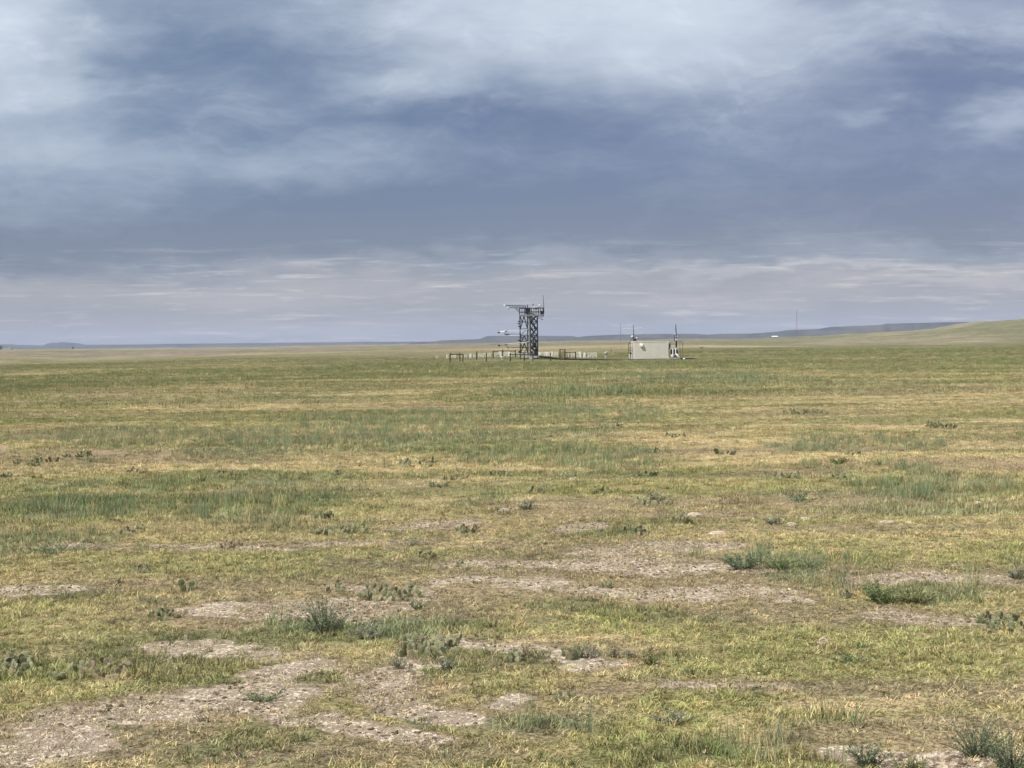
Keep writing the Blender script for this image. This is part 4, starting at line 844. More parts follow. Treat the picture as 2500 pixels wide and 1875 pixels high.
# ------------------------------------------------------------------ timber fence round the tower
def fences():
    def post(r, px, yt, yb, Y, mat=M['darkwood'], w_=.15):
        o = Vector(r.location); b = at(px, yb, Y); t = at(px, yt, Y); g_ = tz(b.x, Y)
        MB().tube([(b.x-o.x, Y-o.y, min(b.z, g_)-.15-o.z), (t.x-o.x+(t.x-b.x)*0, Y-o.y, t.z-o.z)], w_/2*1.2, 7).build('post', mat, r)
    def rail(r, a, b, rad=.075):
        o = Vector(r.location); MB().tube([at(*a)-o, at(*b)-o], rad, 6).build('rail', M['darkwood'], r)
    def wires(r, pa, pb, ya, yb):
        o = Vector(r.location); m = MB()
        for t in (.25, .5, .75, .95):
            a = at(pa[0], pa[1]*(1-t)+pa[2]*t, ya)-o; b = at(pb[0], pb[1]*(1-t)+pb[2]*t, yb)-o; m.tube([a, b], .006, 3, False)
        m.build('wire', M['steel2'], r)
    YF = 235.0; YB = 254.
    c = at(1190, 881, YF); r = empty('wire_fence', (c.x, YF, tz(c.x, YF)), label='dark timber post and wire fence in front of the tower, left corner braced', cat='fence')
    fr = [(1099, 862, 882), (1130, 863.5, 882), (1187.6, 861.5, 881.6), (1246, 862, 881.5), (1280, 862, 881.5), (1301, 865, 880), (1344.5, 860.5, 880)]
    for px, a, b in fr: post(r, px, a, b, YF)
    for p, q in zip(fr[:-1], fr[1:]): wires(r, p, q, YF, YF)
    rail(r, (1099, 865.4, YF), (1130, 865.2, YF)); rail(r, (1246, 865.4, YF), (1280, 865.2, YF)); rail(r, (1280, 865.2, YF), (1302, 865, YF))
    c = at(1190, 872, YB); r = empty('wire_fence', (c.x, YB, tz(c.x, YB)), label='dark timber fence on the far side of the tower enclosure with a long top rail', cat='fence')
    br = [(1123, 861, 880, 244), (1164, 857.8, 877.8, 247), (1204, 856, 872.5, YB), (1227.3, 853.8, 872, YB), (1258.3, 854.5, 872, YB)]
    for px, a, b, Y in br: post(r, px, a, b, Y)
    for p, q in zip(br[:-1], br[1:]): wires(r, p[:3], q[:3], p[3], q[3])
    rail(r, (1204, 857.8, YB), (1227.3, 856.8, YB)); rail(r, (1227.3, 856.8, YB), (1258.3, 857.2, YB)); rail(r, (1099, 864.8, YF+.1), (1123, 864.3, 244), .05)
    YG_ = 240.6
    c = at(1373, 877, YG_); r = empty('timber_gate', (c.x, YG_, tz(c.x, YG_)), label='tall dark timber gateway over the boardwalk with a rail running right', cat='gate')
    for px in (1367.2, 1379.2): post(r, px, 852.5, 878.5, YG_, w_=.17)
    post(r, 1405.2, 858.5, 874, YG_+.5); post(r, 1384.5, 860.5, 872, YG_+.6, w_=.1)
    rail(r, (1366.5, 853, YG_), (1380, 853, YG_), .05); rail(r, (1379, 860.8, YG_), (1405.2, 860.4, YG_+.5), .07)
    o = Vector(r.location); m = MB()
    for k in range(5): m.tube([at(1371, 860.5+k*3.2, YG_+.2)-o, at(1377.5, 860.5+k*3.2, YG_+.2)-o], .035, 4)
    m.tube([at(1371, 860, YG_+.2)-o, at(1371, 875, YG_+.2)-o], .03, 4); m.tube([at(1371, 862, YG_+.2)-o, at(1372.5, 857.6, YG_+.2)-o, at(1376, 857, YG_+.2)-o, at(1377.5, 861, YG_+.2)-o], .03, 4); m.build('gate_leaf', M['brownpaint'], r)
    # the white slatted wind fence: separate frames standing in a wide ring
    YW = 262.
    r0 = at(1300, 868, YW); r = empty('wind_shield_fence', (r0.x, YW, tz(r0.x, YW)), label='ring of weathered white slatted wind-shield frames behind the tower and gate', cat='wind fence'); o = Vector(r.location)
    random.seed(11)
    # px, top, bottom, width px, depth Y, kind
    L_ = [(1067, 869, 874, 5, 0), (1092, 866.5, 874, 3.2, 1), (1105, 867.5, 872.5, 5, 2), (1111, 866.5, 872.5, 3, 1), (1126, 868, 872.5, 5, 2), (1137, 867, 872.5, 5, 2), (1148.5, 863.5, 873, 3.4, 3), (1158, 866, 872.5, 4, 2), (1173, 864, 872, 9, 4), (1183, 863, 872, 6, 2),
      (1194, 862.5, 871, 8, 5), (1212, 862, 871, 8, 2), (1221, 858, 871.5, 5, 6), (1234, 858.5, 870, 7, 5), (1242, 858.5, 870, 6, 3), (1252, 859, 870, 7, 2), (1263, 859, 870, 8, 2), (1277, 858, 870, 9, 5), (1291, 858, 869, 9, 2),
      (1317, 859.5, 869.5, 4, 3), (1325, 861, 869.5, 8, 2), (1334, 859.5, 870, 7, 6), (1342, 860, 870.5, 7, 4), (1347, 859, 871, 3.5, 3), (1357, 861, 871, 9, 5), (1386, 862, 872.5, 4, 2), (1398.5, 861.5, 872.5, 8, 7), (1408, 860, 873, 6, 4), (1416, 859, 873.5, 5, 8), (1427, 861, 873, 4, 3), (1441, 861, 873.5, 11, 7), (1453, 860.5, 873.5, 7, 4)]
    for i, (px, t, b, wd_, kd) in enumerate(L_):
        Yk = YW-10*math.sin(math.pi*min(1, max(0, (px-1060)/400.)))*-1
        m = MB(); h = .035
        a0, a1 = px-wd_/2, px+wd_/2
        T = lambda x, y: at(x, y, Yk)-o
        m.tube([T(a0, t), T(a0, b+1.5)], h*1.4, 4); m.tube([T(a1, t+.4), T(a1, b+1.5)], h*1.2, 4)
        m.tube([T(a0, t+.6), T(a1, t+.6)], h, 4)
        if kd in (3, 6, 8): m.box(T(px, (t+b)/2), (wd_*.34/F*Yk, .03, (b-t)/F*Yk*.92))
        if kd in (3, 7, 5): m.tube([T(a0, b), T(a1, t+1)], h*1.1, 4)
        if kd in (4, 8): m.tube([T(a0, t+1), T(a1, b)], h*1.1, 4)
        if kd in (2, 4, 5, 6, 7):
            n_ = max(2, int(wd_/2.1))
            for k in range(1, n_):
                x = a0+(a1-a0)*k/n_; q = random.uniform(-.4, .4); m.box(T(x+q, (t+b)/2+random.uniform(-.5, 1)), (.05, .02, (b-t)/F*Yk*random.uniform(.6, .9)))
        m.build('slat_frame', M['white'] if kd in (3, 6, 8, 1) else M['offwhite'], r)
    # small white table-like sensor inside the fence
    q = at(1225.5, 872, 240); r = empty('rain_gauge', (q.x, 240, tz(q.x, 240)), label='low white mushroom-shaped gauge in the grass inside the fence', cat='gauge'); z = at(1225.5, 871.7, 240).z-r.location.z
    MB().ball((0, 0, z), .27, (1, 1, .3)).build('cap', M['white'], r, True); MB().tube([(0, 0, -.05), (0, 0, z)], .06, 6).build('stem', M['offwhite'], r)
    # small pedestal stakes near the slat ring
    for px, t, b, Y, lab in ((1477.5, 858.5, 873.5, 250, 'bushy stake with a white stem between the slat frames and the hut'), (1492, 853.5, 860, 300, 'lone dark stake in the straw behind the boardwalk, nearer the hut'), (1217, 866, 873, 250, 'short dark stake behind the mushroom-shaped gauge')):
        q = at(px, b, Y); r = empty('marker_stake', (q.x, Y, tz(q.x, Y)), label=lab, cat='stake'); o = Vector(r.location)
        MB().tube([at(px, b+1, Y)-o, at(px, t, Y)-o], .05, 6).build('stake', M['offwhite'] if px == 1477.5 else M['brownpaint'], r)
        if px == 1477.5:
            m = MB().ball(at(px+1, 862.5, Y)-o, .28, (1, 1, .9)); m.ball(at(px+4, 861, Y)-o, .22, (.8, 1, 1.3)); m.tube([at(px+4, 861, Y)-o, at(px+4, b, Y)-o], .04, 5); m.build('instrument_head', M['grey'], r)
        else: MB().box(at(px, t+1, Y)-o, (.22, .12, .16)).build('tag_plate', M['brownpaint'], r)
fences()

# ------------------------------------------------------------------ far things
def far_things():
    for px, t, b, D, lab in ((1515, 790, 822, 2600, 'faint guyed radio mast on the skyline left of the hut roof mast'), (1945.5, 756.5, 812, 2800, 'faint tall guyed radio mast standing right of centre against the low cloud')):
        q = at(px, b, D); z = float(hill_h(np.array([q.x]), np.array([D]))[0]); r = empty('radio_mast', (q.x, D, z), label=lab, cat='radio mast', group='radio masts on the skyline'); o = Vector(r.location)
        H = at(px, t, D).z-z; m = MB(); w_ = .8
        for sx, sy in ((-1, -1), (1, -1), (0, 1)): m.tube([(sx*w_/2, sy*w_/2, 0), (sx*w_/2, sy*w_/2, H)], .10, 4)
        n = int(H/2)
        for k in range(n): m.tube([(-w_/2*(1 if k % 2 else -1), -w_/2, H*k/n), (w_/2*(1 if k % 2 else -1), -w_/2, H*(k+1)/n)], .06, 3)
        m.build('lattice', M['rust'], r)
        g_ = MB()
        for k in range(3):
            an = 2.09*k+.4
            for hh in (.55, .95): g_.tube([(math.cos(an)*H*.5, math.sin(an)*H*.5, 0), (0, 0, H*hh)], .02, 3, False)
        g_.build('guy_wire', M['steel2'], r)
    # shelterbelt at the left edge and a lone tree
    lm = pmat('far_foliage', (.035, .05, .03), .9, 0, .5, .5)
    def tree(px, py, D, h, wd_, lab, seed):
        random.seed(seed); q = at(px, py, D); z = float(terr(np.array([q.x]), np.array([D]))[0]); z = max(z, q.z-h*.2)-.3
        r = empty('tree', (q.x, D, z), label=lab, cat='tree', group='far trees')
        m = MB().tube([(0, 0, 0), (.2, 0, h*.3), (0, 0, h*.6)], [h*.045, h*.035, h*.02], 6); m.build('trunk', M['brownpaint'], r)
        m = MB()
        for k in range(420):
            a = random.uniform(0, 6.28); t = random.random()**.6; zz = random.uniform(.22, 1.0)*h; rr = wd_/2*t*math.sqrt(max(.05, 1-((zz/h-.55)/.5)**2))*random.uniform(.7, 1.15)
            c = Vector((rr*math.cos(a), rr*math.sin(a), zz)); s_ = h*.075
            v = [c+Vector((random.uniform(-s_, s_), random.uniform(-s_, s_), random.uniform(-s_, s_))) for _ in range(3)]; m.add(v, [(0, 1, 2)])
        m.build('crown', lm, r)
    i = 0
    labs = ['dark far tree at the very left edge of the skyline', 'second far tree in the dark row by the pale farm building', 'third dark tree of the row at the left skyline', 'low far tree near the right end of the left-edge row', 'last small tree of the row at the left skyline']
    for px, w_, h in ((1, 8, 7), (7, 8, 5), (14, 8, 5), (20, 7, 4.5), (26, 6, 4)):
        tree(px, 852, 2400, h, w_, labs[i], 40+i); i += 1
    tree(178, 851.5, 2500, 4.6, 4, 'lone dark tree below the low blue buttes', 60)
    q = at(18, 852.5, 2380); z = tz(q.x, 2380); r = empty('farm_building', (q.x, 2380, q.z-.5), label='long low pale farm building below the row of trees at the left edge', cat='building')
    MB().box((0, 0, .9), (15, 7, 2.0)).build('wall', M['grey'], r)
    m = MB().add([(-7.7, -3.7, 2.1), (7.7, -3.7, 2.1), (7.7, 3.7, 2.1), (-7.7, 3.7, 2.1), (-7.7, 0, 3.3), (7.7, 0, 3.3)], [(0, 1, 5, 4), (2, 3, 4, 5), (0, 4, 3), (1, 2, 5), (0, 3, 2, 1)]); m.build('roof', M['steel2'], r)
    q = at(1891, 823.5, 2300); r = empty('farm_building', (q.x, 2300, max(tz(q.x, 2300), q.z-1)-.5), label='small whitish ranch building low on the slope under the right mesa', cat='building')
    MB().box((0, 0, 1.1), (7, 5, 1.8)).build('wall', M['grey'], r)
    m = MB().add([(-4.8, -3.3, 2.4), (4.8, -3.3, 2.4), (4.8, 3.3, 2.4), (-4.8, 3.3, 2.4), (-4.8, 0, 3.8), (4.8, 0, 3.8)], [(0, 1, 5, 4), (2, 3, 4, 5), (0, 4, 3), (1, 2, 5), (0, 3, 2, 1)]); m.build('roof', M['offwhite'], r)
far_things()

# ------------------------------------------------------------------ prickly pear
def padmat(name, a, b):
    m = bpy.data.materials.new(name); m.use_nodes = True; g = NG(m.node_tree)
    oi = g.n('ShaderNodeObjectInfo').outputs['Random']; co = g.n('ShaderNodeTexCoord').outputs['Object']
    c = g.mix(g.mr(g.noise(co, 30, 4), .35, .65), a, b); c = g.mix(1., c, g.mix(oi, (.8, .8, .8), (1.2, 1.15, 1.1)), 'MULTIPLY')
    d = g.n('ShaderNodeBsdfPrincipled'); g.l(c, d.inputs['Base Color']); d.inputs['Roughness'].default_value = .7
    o = g.n('ShaderNodeOutputMaterial'); g.l(d.outputs[0], o.inputs[0]); return m
M['pad'] = padmat('cactus_pad', (.135, .152, .075), (.205, .215, .115)); M['pad_dark'] = padmat('dark_cactus_pad', (.075, .095, .040), (.125, .145, .065)); M['pad_brown'] = padmat('brown_cactus_pad', (.215, .195, .105), (.185, .145, .09))
M['spine'] = pmat('spines', (.62, .56, .42), .8, 0, .2, 3)
def pad_arrays(w_, h, th, spines, rg, sl=.011):
    """one obovate pad, narrow at its foot, with pale spine tufts; foot at the origin, face to -Y"""
    V_ = []; Fq = []; nu, nv = 12, 7
    for j in range(nv+1):
        v = j/nv
        for i in range(nu):
            a = 2*math.pi*i/nu; rad = math.sin(math.pi*(.04+.96*v)) if False else math.sin(math.pi*v)
            z = h*(1-math.cos(math.pi*v))/2; wz = w_/2*math.sin(math.pi*v)**.8*(.72+.42*v)
            V_.append((wz*math.cos(a), th/2*math.sin(a)*math.sin(math.pi*v)**.5, z))
    for j in range(nv):
        for i in range(nu): Fq.append((j*nu+i, j*nu+(i+1) % nu, (j+1)*nu+(i+1) % nu, (j+1)*nu+i))
    mi = [0]*len(Fq)
    for k in range(spines):
        if rg.random() < .5: v = rg.uniform(.12, 1); a = rg.choice([0, math.pi])+rg.uniform(-.35, .35)
        else: v = rg.uniform(.1, .97); a = rg.uniform(0, 6.283)
        z = h*(1-math.cos(math.pi*v))/2; wz = w_/2*math.sin(math.pi*v)**.8*(.72+.42*v)*rg.uniform(.75, 1)
        p = Vector((wz*math.cos(a), th/2*math.sin(a)*.9, z)); n = Vector((math.cos(a)*.7, math.sin(a)*1.0, (v-.4)*1.2)).normalized()
        for q in range(3):
            d_ = (n+Vector((rg.uniform(-.6, .6), rg.uniform(-.6, .6), rg.uniform(-.6, .6)))).normalized()*sl*rg.uniform(.6, 1.5); s_ = d_.cross(Vector((rg.uniform(-1, 1), rg.uniform(-1, 1), .3))).normalized()*.0011
            b = len(V_); V_ += [tuple(p-s_), tuple(p+s_), tuple(p+d_)]; Fq.append((b, b+1, b+2)); mi.append(1)
    return V_, Fq, mi
rg = random.Random(5)
PADV = [pad_arrays(rg.uniform(.068, .085), rg.uniform(.085, .115), .016, 42, rg) for _ in range(6)]
PADF = [pad_arrays(rg.uniform(.075, .10), rg.uniform(.09, .125), .018, 7, rg, .016) for _ in range(5)]
_padmesh = {}
def padmesh(i, kind, far=False):
    if (i, kind, far) not in _padmesh:
        v, f, mi = PADF[i % 5] if far else PADV[i]; m = MB(); m.v, m.f, m.mi = v, f, mi; me = m.mesh('pad', [M[kind], M['spine']])
        sm = [k == 0 for k in mi]; me.polygons.foreach_set('use_smooth', sm); _padmesh[(i, kind, far)] = me
    return _padmesh[(i, kind, far)]
def cactus(px, py, wpx, dpx, n, label, kind='pad', seed=0, size=1., single=False):
    """px,py foot of the clump in the photo; wpx wide; dpx deep (photo px on the ground)"""
    rg = random.Random(1000+seed); c = gpt(px, py-dpx*.4); W = wpx/F*c.y; y0 = G(px, py-dpx)[1]; y1 = G(px, py)[1]; D_ = max(abs(y0-y1), .12)
    root = empty('prickly_pear', c, label=label, cat='cactus', group='prickly pear clumps in the grass')
    plac = []
    for k in range(int(n*1.6) if n > 5 else n):
        x = rg.uniform(-.5, .5)*W*.9; y = rg.uniform(-.5, .5)*D_
        if x*x/(W*W/4)+y*y/(D_*D_/4) > 1.05: x *= .7; y *= .7
        z = tz(c.x+x, c.y+y)-c.z-.012
        rz = rg.uniform(-1.1, 1.1); rx = rg.gauss(0, .32); ry = rg.gauss(0, .36); s = size*.64*rg.uniform(.72, 1.2)
        Mx = Matrix.Translation((x, y, z)) @ Matrix.Rotation(rz, 4, 'Z') @ Matrix.Rotation(ry, 4, 'Y') @ Matrix.Rotation(rx, 4, 'X') @ Matrix.Scale(s, 4)
        i = rg.randrange(6); plac.append((Mx, i))
        m_ = rg.random()
        if m_ < .62:                                       # a younger pad on its rim
            for q in range(1 if m_ > .18 else 2):
                an = rg.uniform(-.75, .75)
                M2 = Mx @ Matrix.Translation((.032*math.sin(an), 0, .088+.0*abs(an)-.02*abs(math.sin(an)))) @ Matrix.Rotation(rg.uniform(-.7, .7), 4, 'Z') @ Matrix.Rotation(an*.9, 4, 'Y') @ Matrix.Scale(rg.uniform(.6, .92), 4); plac.append((M2, rg.randrange(6)))
    for k, (Mx, i) in enumerate(plac):
        kd = kind if rg.random() < .85 else 'pad_brown'
        o = bpy.data.objects.new('pad', padmesh(i, kd, single)); link(o, root); o.matrix_local = Mx
near = [ # px, py, w, d, n, label, kind, size
 (1038, 1606, 165, 38, 40, 'large grey-green spiny cactus clump on bare soil between the weedy shrub and the grass island', 'pad', 1.15),
 (950, 1466, 180, 30, 30, 'long pale cactus clump with upright narrow pads behind the tall blue-green weed', 'pad', 1.0),
 (826, 1447, 80, 12, 7, 'small broken cactus group just left of the long pale clump', 'pad', .8),
 (466, 1446, 40, 6, 3, 'little dark green cactus of three bold oval pads in yellow grass', 'pad_dark', 1.35),
 (402, 1521, 100, 22, 9, 'spread-out cactus with a dark leaning pad above a bare strip, left foreground', 'pad_dark', .95),
 (24, 1650, 100, 40, 14, 'grey cactus clump cut by the left edge of the photo', 'pad', 1.0),
 (180, 1655, 90, 40, 6, 'sparse cactus with one large round pad in the left grass', 'pad', 1.1),
 (265, 1660, 130, 44, 17, 'brownish withered cactus clump sunk in grass at lower left', 'pad_brown', .95),
 (350, 1400, 50, 14, 8, 'pale fuzzy cactus tuft at the back of the left foreground', 'pad', .9),
 (300, 1432, 80, 14, 7, 'thin reddish-brown cactus pieces left of the three-padded one', 'pad_brown', .8),
 (1480, 1433, 60, 12, 10, 'compact dark cactus on the rim of the central bare strip', 'pad', .75),
 (1265, 1622, 60, 18, 7, 'cactus pads at the left end of the grass island', 'pad', .95),
 (1398, 1618, 50, 14, 6, 'green-padded cactus in the middle of the grass island', 'pad_dark', 1.05),
 (1386, 1724, 64, 14, 4, 'three round drooping pads lying together in the lower middle', 'pad', 1.0),
 (2452, 1548, 120, 50, 34, 'dense dark bushy cactus clump at the right edge', 'pad_dark', .85),
 (1108, 1385, 90, 12, 9, 'cactus with one tall pale pad behind the central bare strip', 'pad', .8),
 (455, 1560, 16, 3, 1, 'single small round pad standing alone on the bare path', 'pad_brown', .8),
 (355, 1795, 30, 6, 2, 'tiny pair of pads on the bare soil at lower left', 'pad', .55)]
for i, (px, py, w_, d_, n, lab, kd, sz) in enumerate(near): cactus(px, py, w_, d_, n, lab, kd, i, sz)
far_c = [
 (830, 1302, 140, 16, 26, 'wide cactus row with upright pads left of the small bare patch', 'pad', 1.1), (790, 1264, 60, 7, 13, 'dark short cactus row above the wide one', 'pad_dark', 1.0),
 (1140, 1300, 66, 8, 13, 'small dark cactus clump right of the small bare patch', 'pad_dark', 1.0), (1046, 1360, 50, 8, 8, 'round-padded cactus among mixed weeds left of the tall-padded one', 'pad', 1.0),
 (1545, 1310, 90, 12, 16, 'green cactus clump left of the flat white stone', 'pad_dark', 1.0), (1590, 1234, 120, 14, 24, 'long pale cactus clump with round whitish-rimmed pads in midfield', 'pad', 1.15),
 (1470, 1208, 66, 6, 13, 'dark-padded cactus left of a pale straw tuft', 'pad_dark', 1.0), (1318, 1203, 76, 6, 14, 'midfield cactus row above the grey rabbitbrush', 'pad', 1.0),
 (1668, 1280, 60, 14, 10, 'pale cactus with one big pad right below the long pale clump', 'pad', 1.1), (565, 1338, 60, 12, 11, 'brown-padded cactus above the yellow-green sward at left', 'pad_brown', .95),
 (312, 1308, 80, 16, 15, 'rounded cactus mound in ochre grass below the tall wheatgrass', 'pad', .95), (1072, 1188, 60, 6, 12, 'dark cactus row in front of the blue-green streak, centre', 'pad_dark', 1.0),
 (1112, 1168, 56, 5, 10, 'small olive cactus row just above the dark central row', 'pad', 1.0), (1218, 1158, 44, 5, 9, 'short black-looking cactus clump below the tower line', 'pad_dark', 1.0),
 (1025, 1137, 110, 10, 26, 'long slanting cactus row below the central green band', 'pad', 1.1), (836, 1161, 50, 5, 9, 'thin dark cactus row left of centre midfield', 'pad_dark', 1.0),
 (1388, 1159, 60, 5, 11, 'olive cactus row on straw ground right of centre', 'pad', 1.0), (1580, 1160, 70, 5, 12, 'faint cactus row above the long pale clump', 'pad_dark', 1.0),
 (1912, 1166, 100, 7, 24, 'sharp dark cactus row at right midfield, the left one of a pair', 'pad', 1.15), (2062, 1172, 80, 7, 18, 'dark cactus row at right midfield, the right one of a pair', 'pad', 1.15),
 (95, 1138, 100, 12, 18, 'long dark cactus row slanting upward at far left', 'pad_dark', 1.15), (192, 1118, 68, 5, 12, 'cactus row right of and above the slanting one', 'pad_dark', 1.15),
 (332, 1161, 66, 6, 13, 'brown cactus hummock on straw behind the wheatgrass spikes', 'pad_brown', 1.0), (545, 1170, 70, 8, 12, 'low brown cactus mound left of the blue-green bush streak', 'pad_brown', 1.0),
 (16, 1174, 40, 5, 8, 'tiny cactus row touching the left edge in midfield', 'pad_dark', 1.0), (90, 1174, 30, 5, 5, 'tiny cactus right of the edge one in midfield', 'pad_dark', 1.0),
 (1150, 1112, 80, 5, 14, 'faint far cactus row below the first straw band, centre', 'pad', 1.1), (1590, 1104, 60, 5, 12, 'far cactus row at the right rim of the green streak', 'pad_dark', 1.1), (1770, 1109, 60, 5, 11, 'far cactus row isolated in straw grass, right of centre', 'pad_dark', 1.1),
 (2080, 1112, 50, 4, 10, 'far cactus row above the right midfield pair', 'pad', 1.1), (1955, 1013, 110, 5, 26, 'farthest dark cactus row, a thin line on the right plain', 'pad_dark', 1.5), (1650, 1072, 60, 4, 12, 'small far cactus row on the central right straw', 'pad', 1.2),
 (520, 1105, 60, 4, 8, 'far low cactus dots left of the main green streak', 'pad_dark', 1.1), (2300, 1042, 80, 4, 16, 'far thin cactus row near the right edge', 'pad_dark', 1.4), (1480, 1048, 90, 4, 16, 'far pale cactus row above the central-right green', 'pad', 1.4)]
for i, (px, py, w_, d_, n, lab, kd, sz) in enumerate(far_c): cactus(px, py, w_, d_, n, lab, kd, 100+i, sz, True)

# ------------------------------------------------------------------ weeds and small shrubs
def leafmat(name, col):
    m = bpy.data.materials.new(name); m.use_nodes = True; g = NG(m.node_tree)
    f = g.n('ShaderNodeAttribute', attribute_name='bv').outputs['Fac']; c = g.mix(f, tuple(x*.6 for x in col), tuple(x*1.45 for x in col))
    d = g.n('ShaderNodeBsdfPrincipled'); g.l(c, d.inputs['Base Color']); d.inputs['Roughness'].default_value = .75; d.inputs['Specular IOR Level'].default_value = .2
    t = g.n('ShaderNodeBsdfTranslucent'); g.l(c, t.inputs[0]); x = g.n('ShaderNodeMixShader', i_0=.2); g.l(d.outputs[0], x.inputs[1]); g.l(t.outputs[0], x.inputs[2])
    o = g.n('ShaderNodeOutputMaterial'); g.l(x.outputs[0], o.inputs[0]); return m
M['l_blue'] = leafmat('bluegreen_leaf', (.165, .212, .122)); M['l_grey'] = leafmat('grey_leaf', (.28, .29, .205)); M['l_olive'] = leafmat('olive_leaf', (.24, .255, .115)); M['l_green'] = leafmat('green_leaf', (.165, .215, .095)); M['l_brown'] = leafmat('dry_leaf', (.28, .23, .17)); M['l_straw'] = leafmat('straw_leaf', (.50, .42, .26))
M['twig'] = pmat('twig', (.10, .10, .065), .9, 0, .4, 6)
def bush(px, py, wpx, hpx, nst, label, name='shrub', mat='l_blue', seed=0, leaf=.022, lw=.0035, lean=.55, per=26, cat='shrub', deep=.7):
    rg = np.random.default_rng(500+seed); c = gpt(px, py); W = wpx/F*c.y/2; H = hpx/F*c.y
    root = empty(name, c, label=label, cat=cat)
    st = MB(); LV = []; BV = []
    for k in range(int(nst*.8)):
        a = rg.uniform(0, 6.283); t = rg.uniform(0, 1)**.6; bx, by = W*.30*t*math.cos(a), W*.30*deep*t*math.sin(a)
        h = H*rg.uniform(.55, 1.0)*(1-.35*t); ex, ey = bx+W*lean*1.5*t*math.cos(a), by+W*lean*deep*1.5*t*math.sin(a)
        pts = [Vector((bx+(ex-bx)*q**1.3+rg.normal(0, .006), by+(ey-by)*q**1.3+rg.normal(0, .006), -.01+h*q)) for q in (0, .35, .7, 1.)]
        st.tube(pts, [.0028, .0022, .0015, .0008], 3, False)
        for j in range(per):
            q = rg.uniform(.12, 1.); i = min(2, int(q*3)); p = pts[i].lerp(pts[i+1], q*3-i)
            d_ = Vector((rg.normal(), rg.normal(), rg.uniform(.1, 1.5))).normalized(); L = leaf*rg.uniform(.5, 1.3)*(1.2-.5*q); s_ = d_.cross(Vector((rg.normal(), rg.normal(), rg.normal()))).normalized()*lw*rg.uniform(.6, 1.2)
            mid = p+d_*L*.5
            LV += [p, mid+s_, p+d_*L, mid-s_]; BV += [rg.uniform()]*4
    st.build('stem', M['twig'], root)
    n = len(LV)//4; me = bpy.data.meshes.new('foliage'); me.from_pydata([tuple(v) for v in LV], [], [(4*i, 4*i+1, 4*i+2, 4*i+3) for i in range(n)])
    at_ = me.attributes.new('bv', 'FLOAT', 'POINT'); at_.data.foreach_set('value', np.array(BV, np.float32)); me.materials.append(M[mat])
    o = bpy.data.objects.new('foliage', me); link(o, root); return root
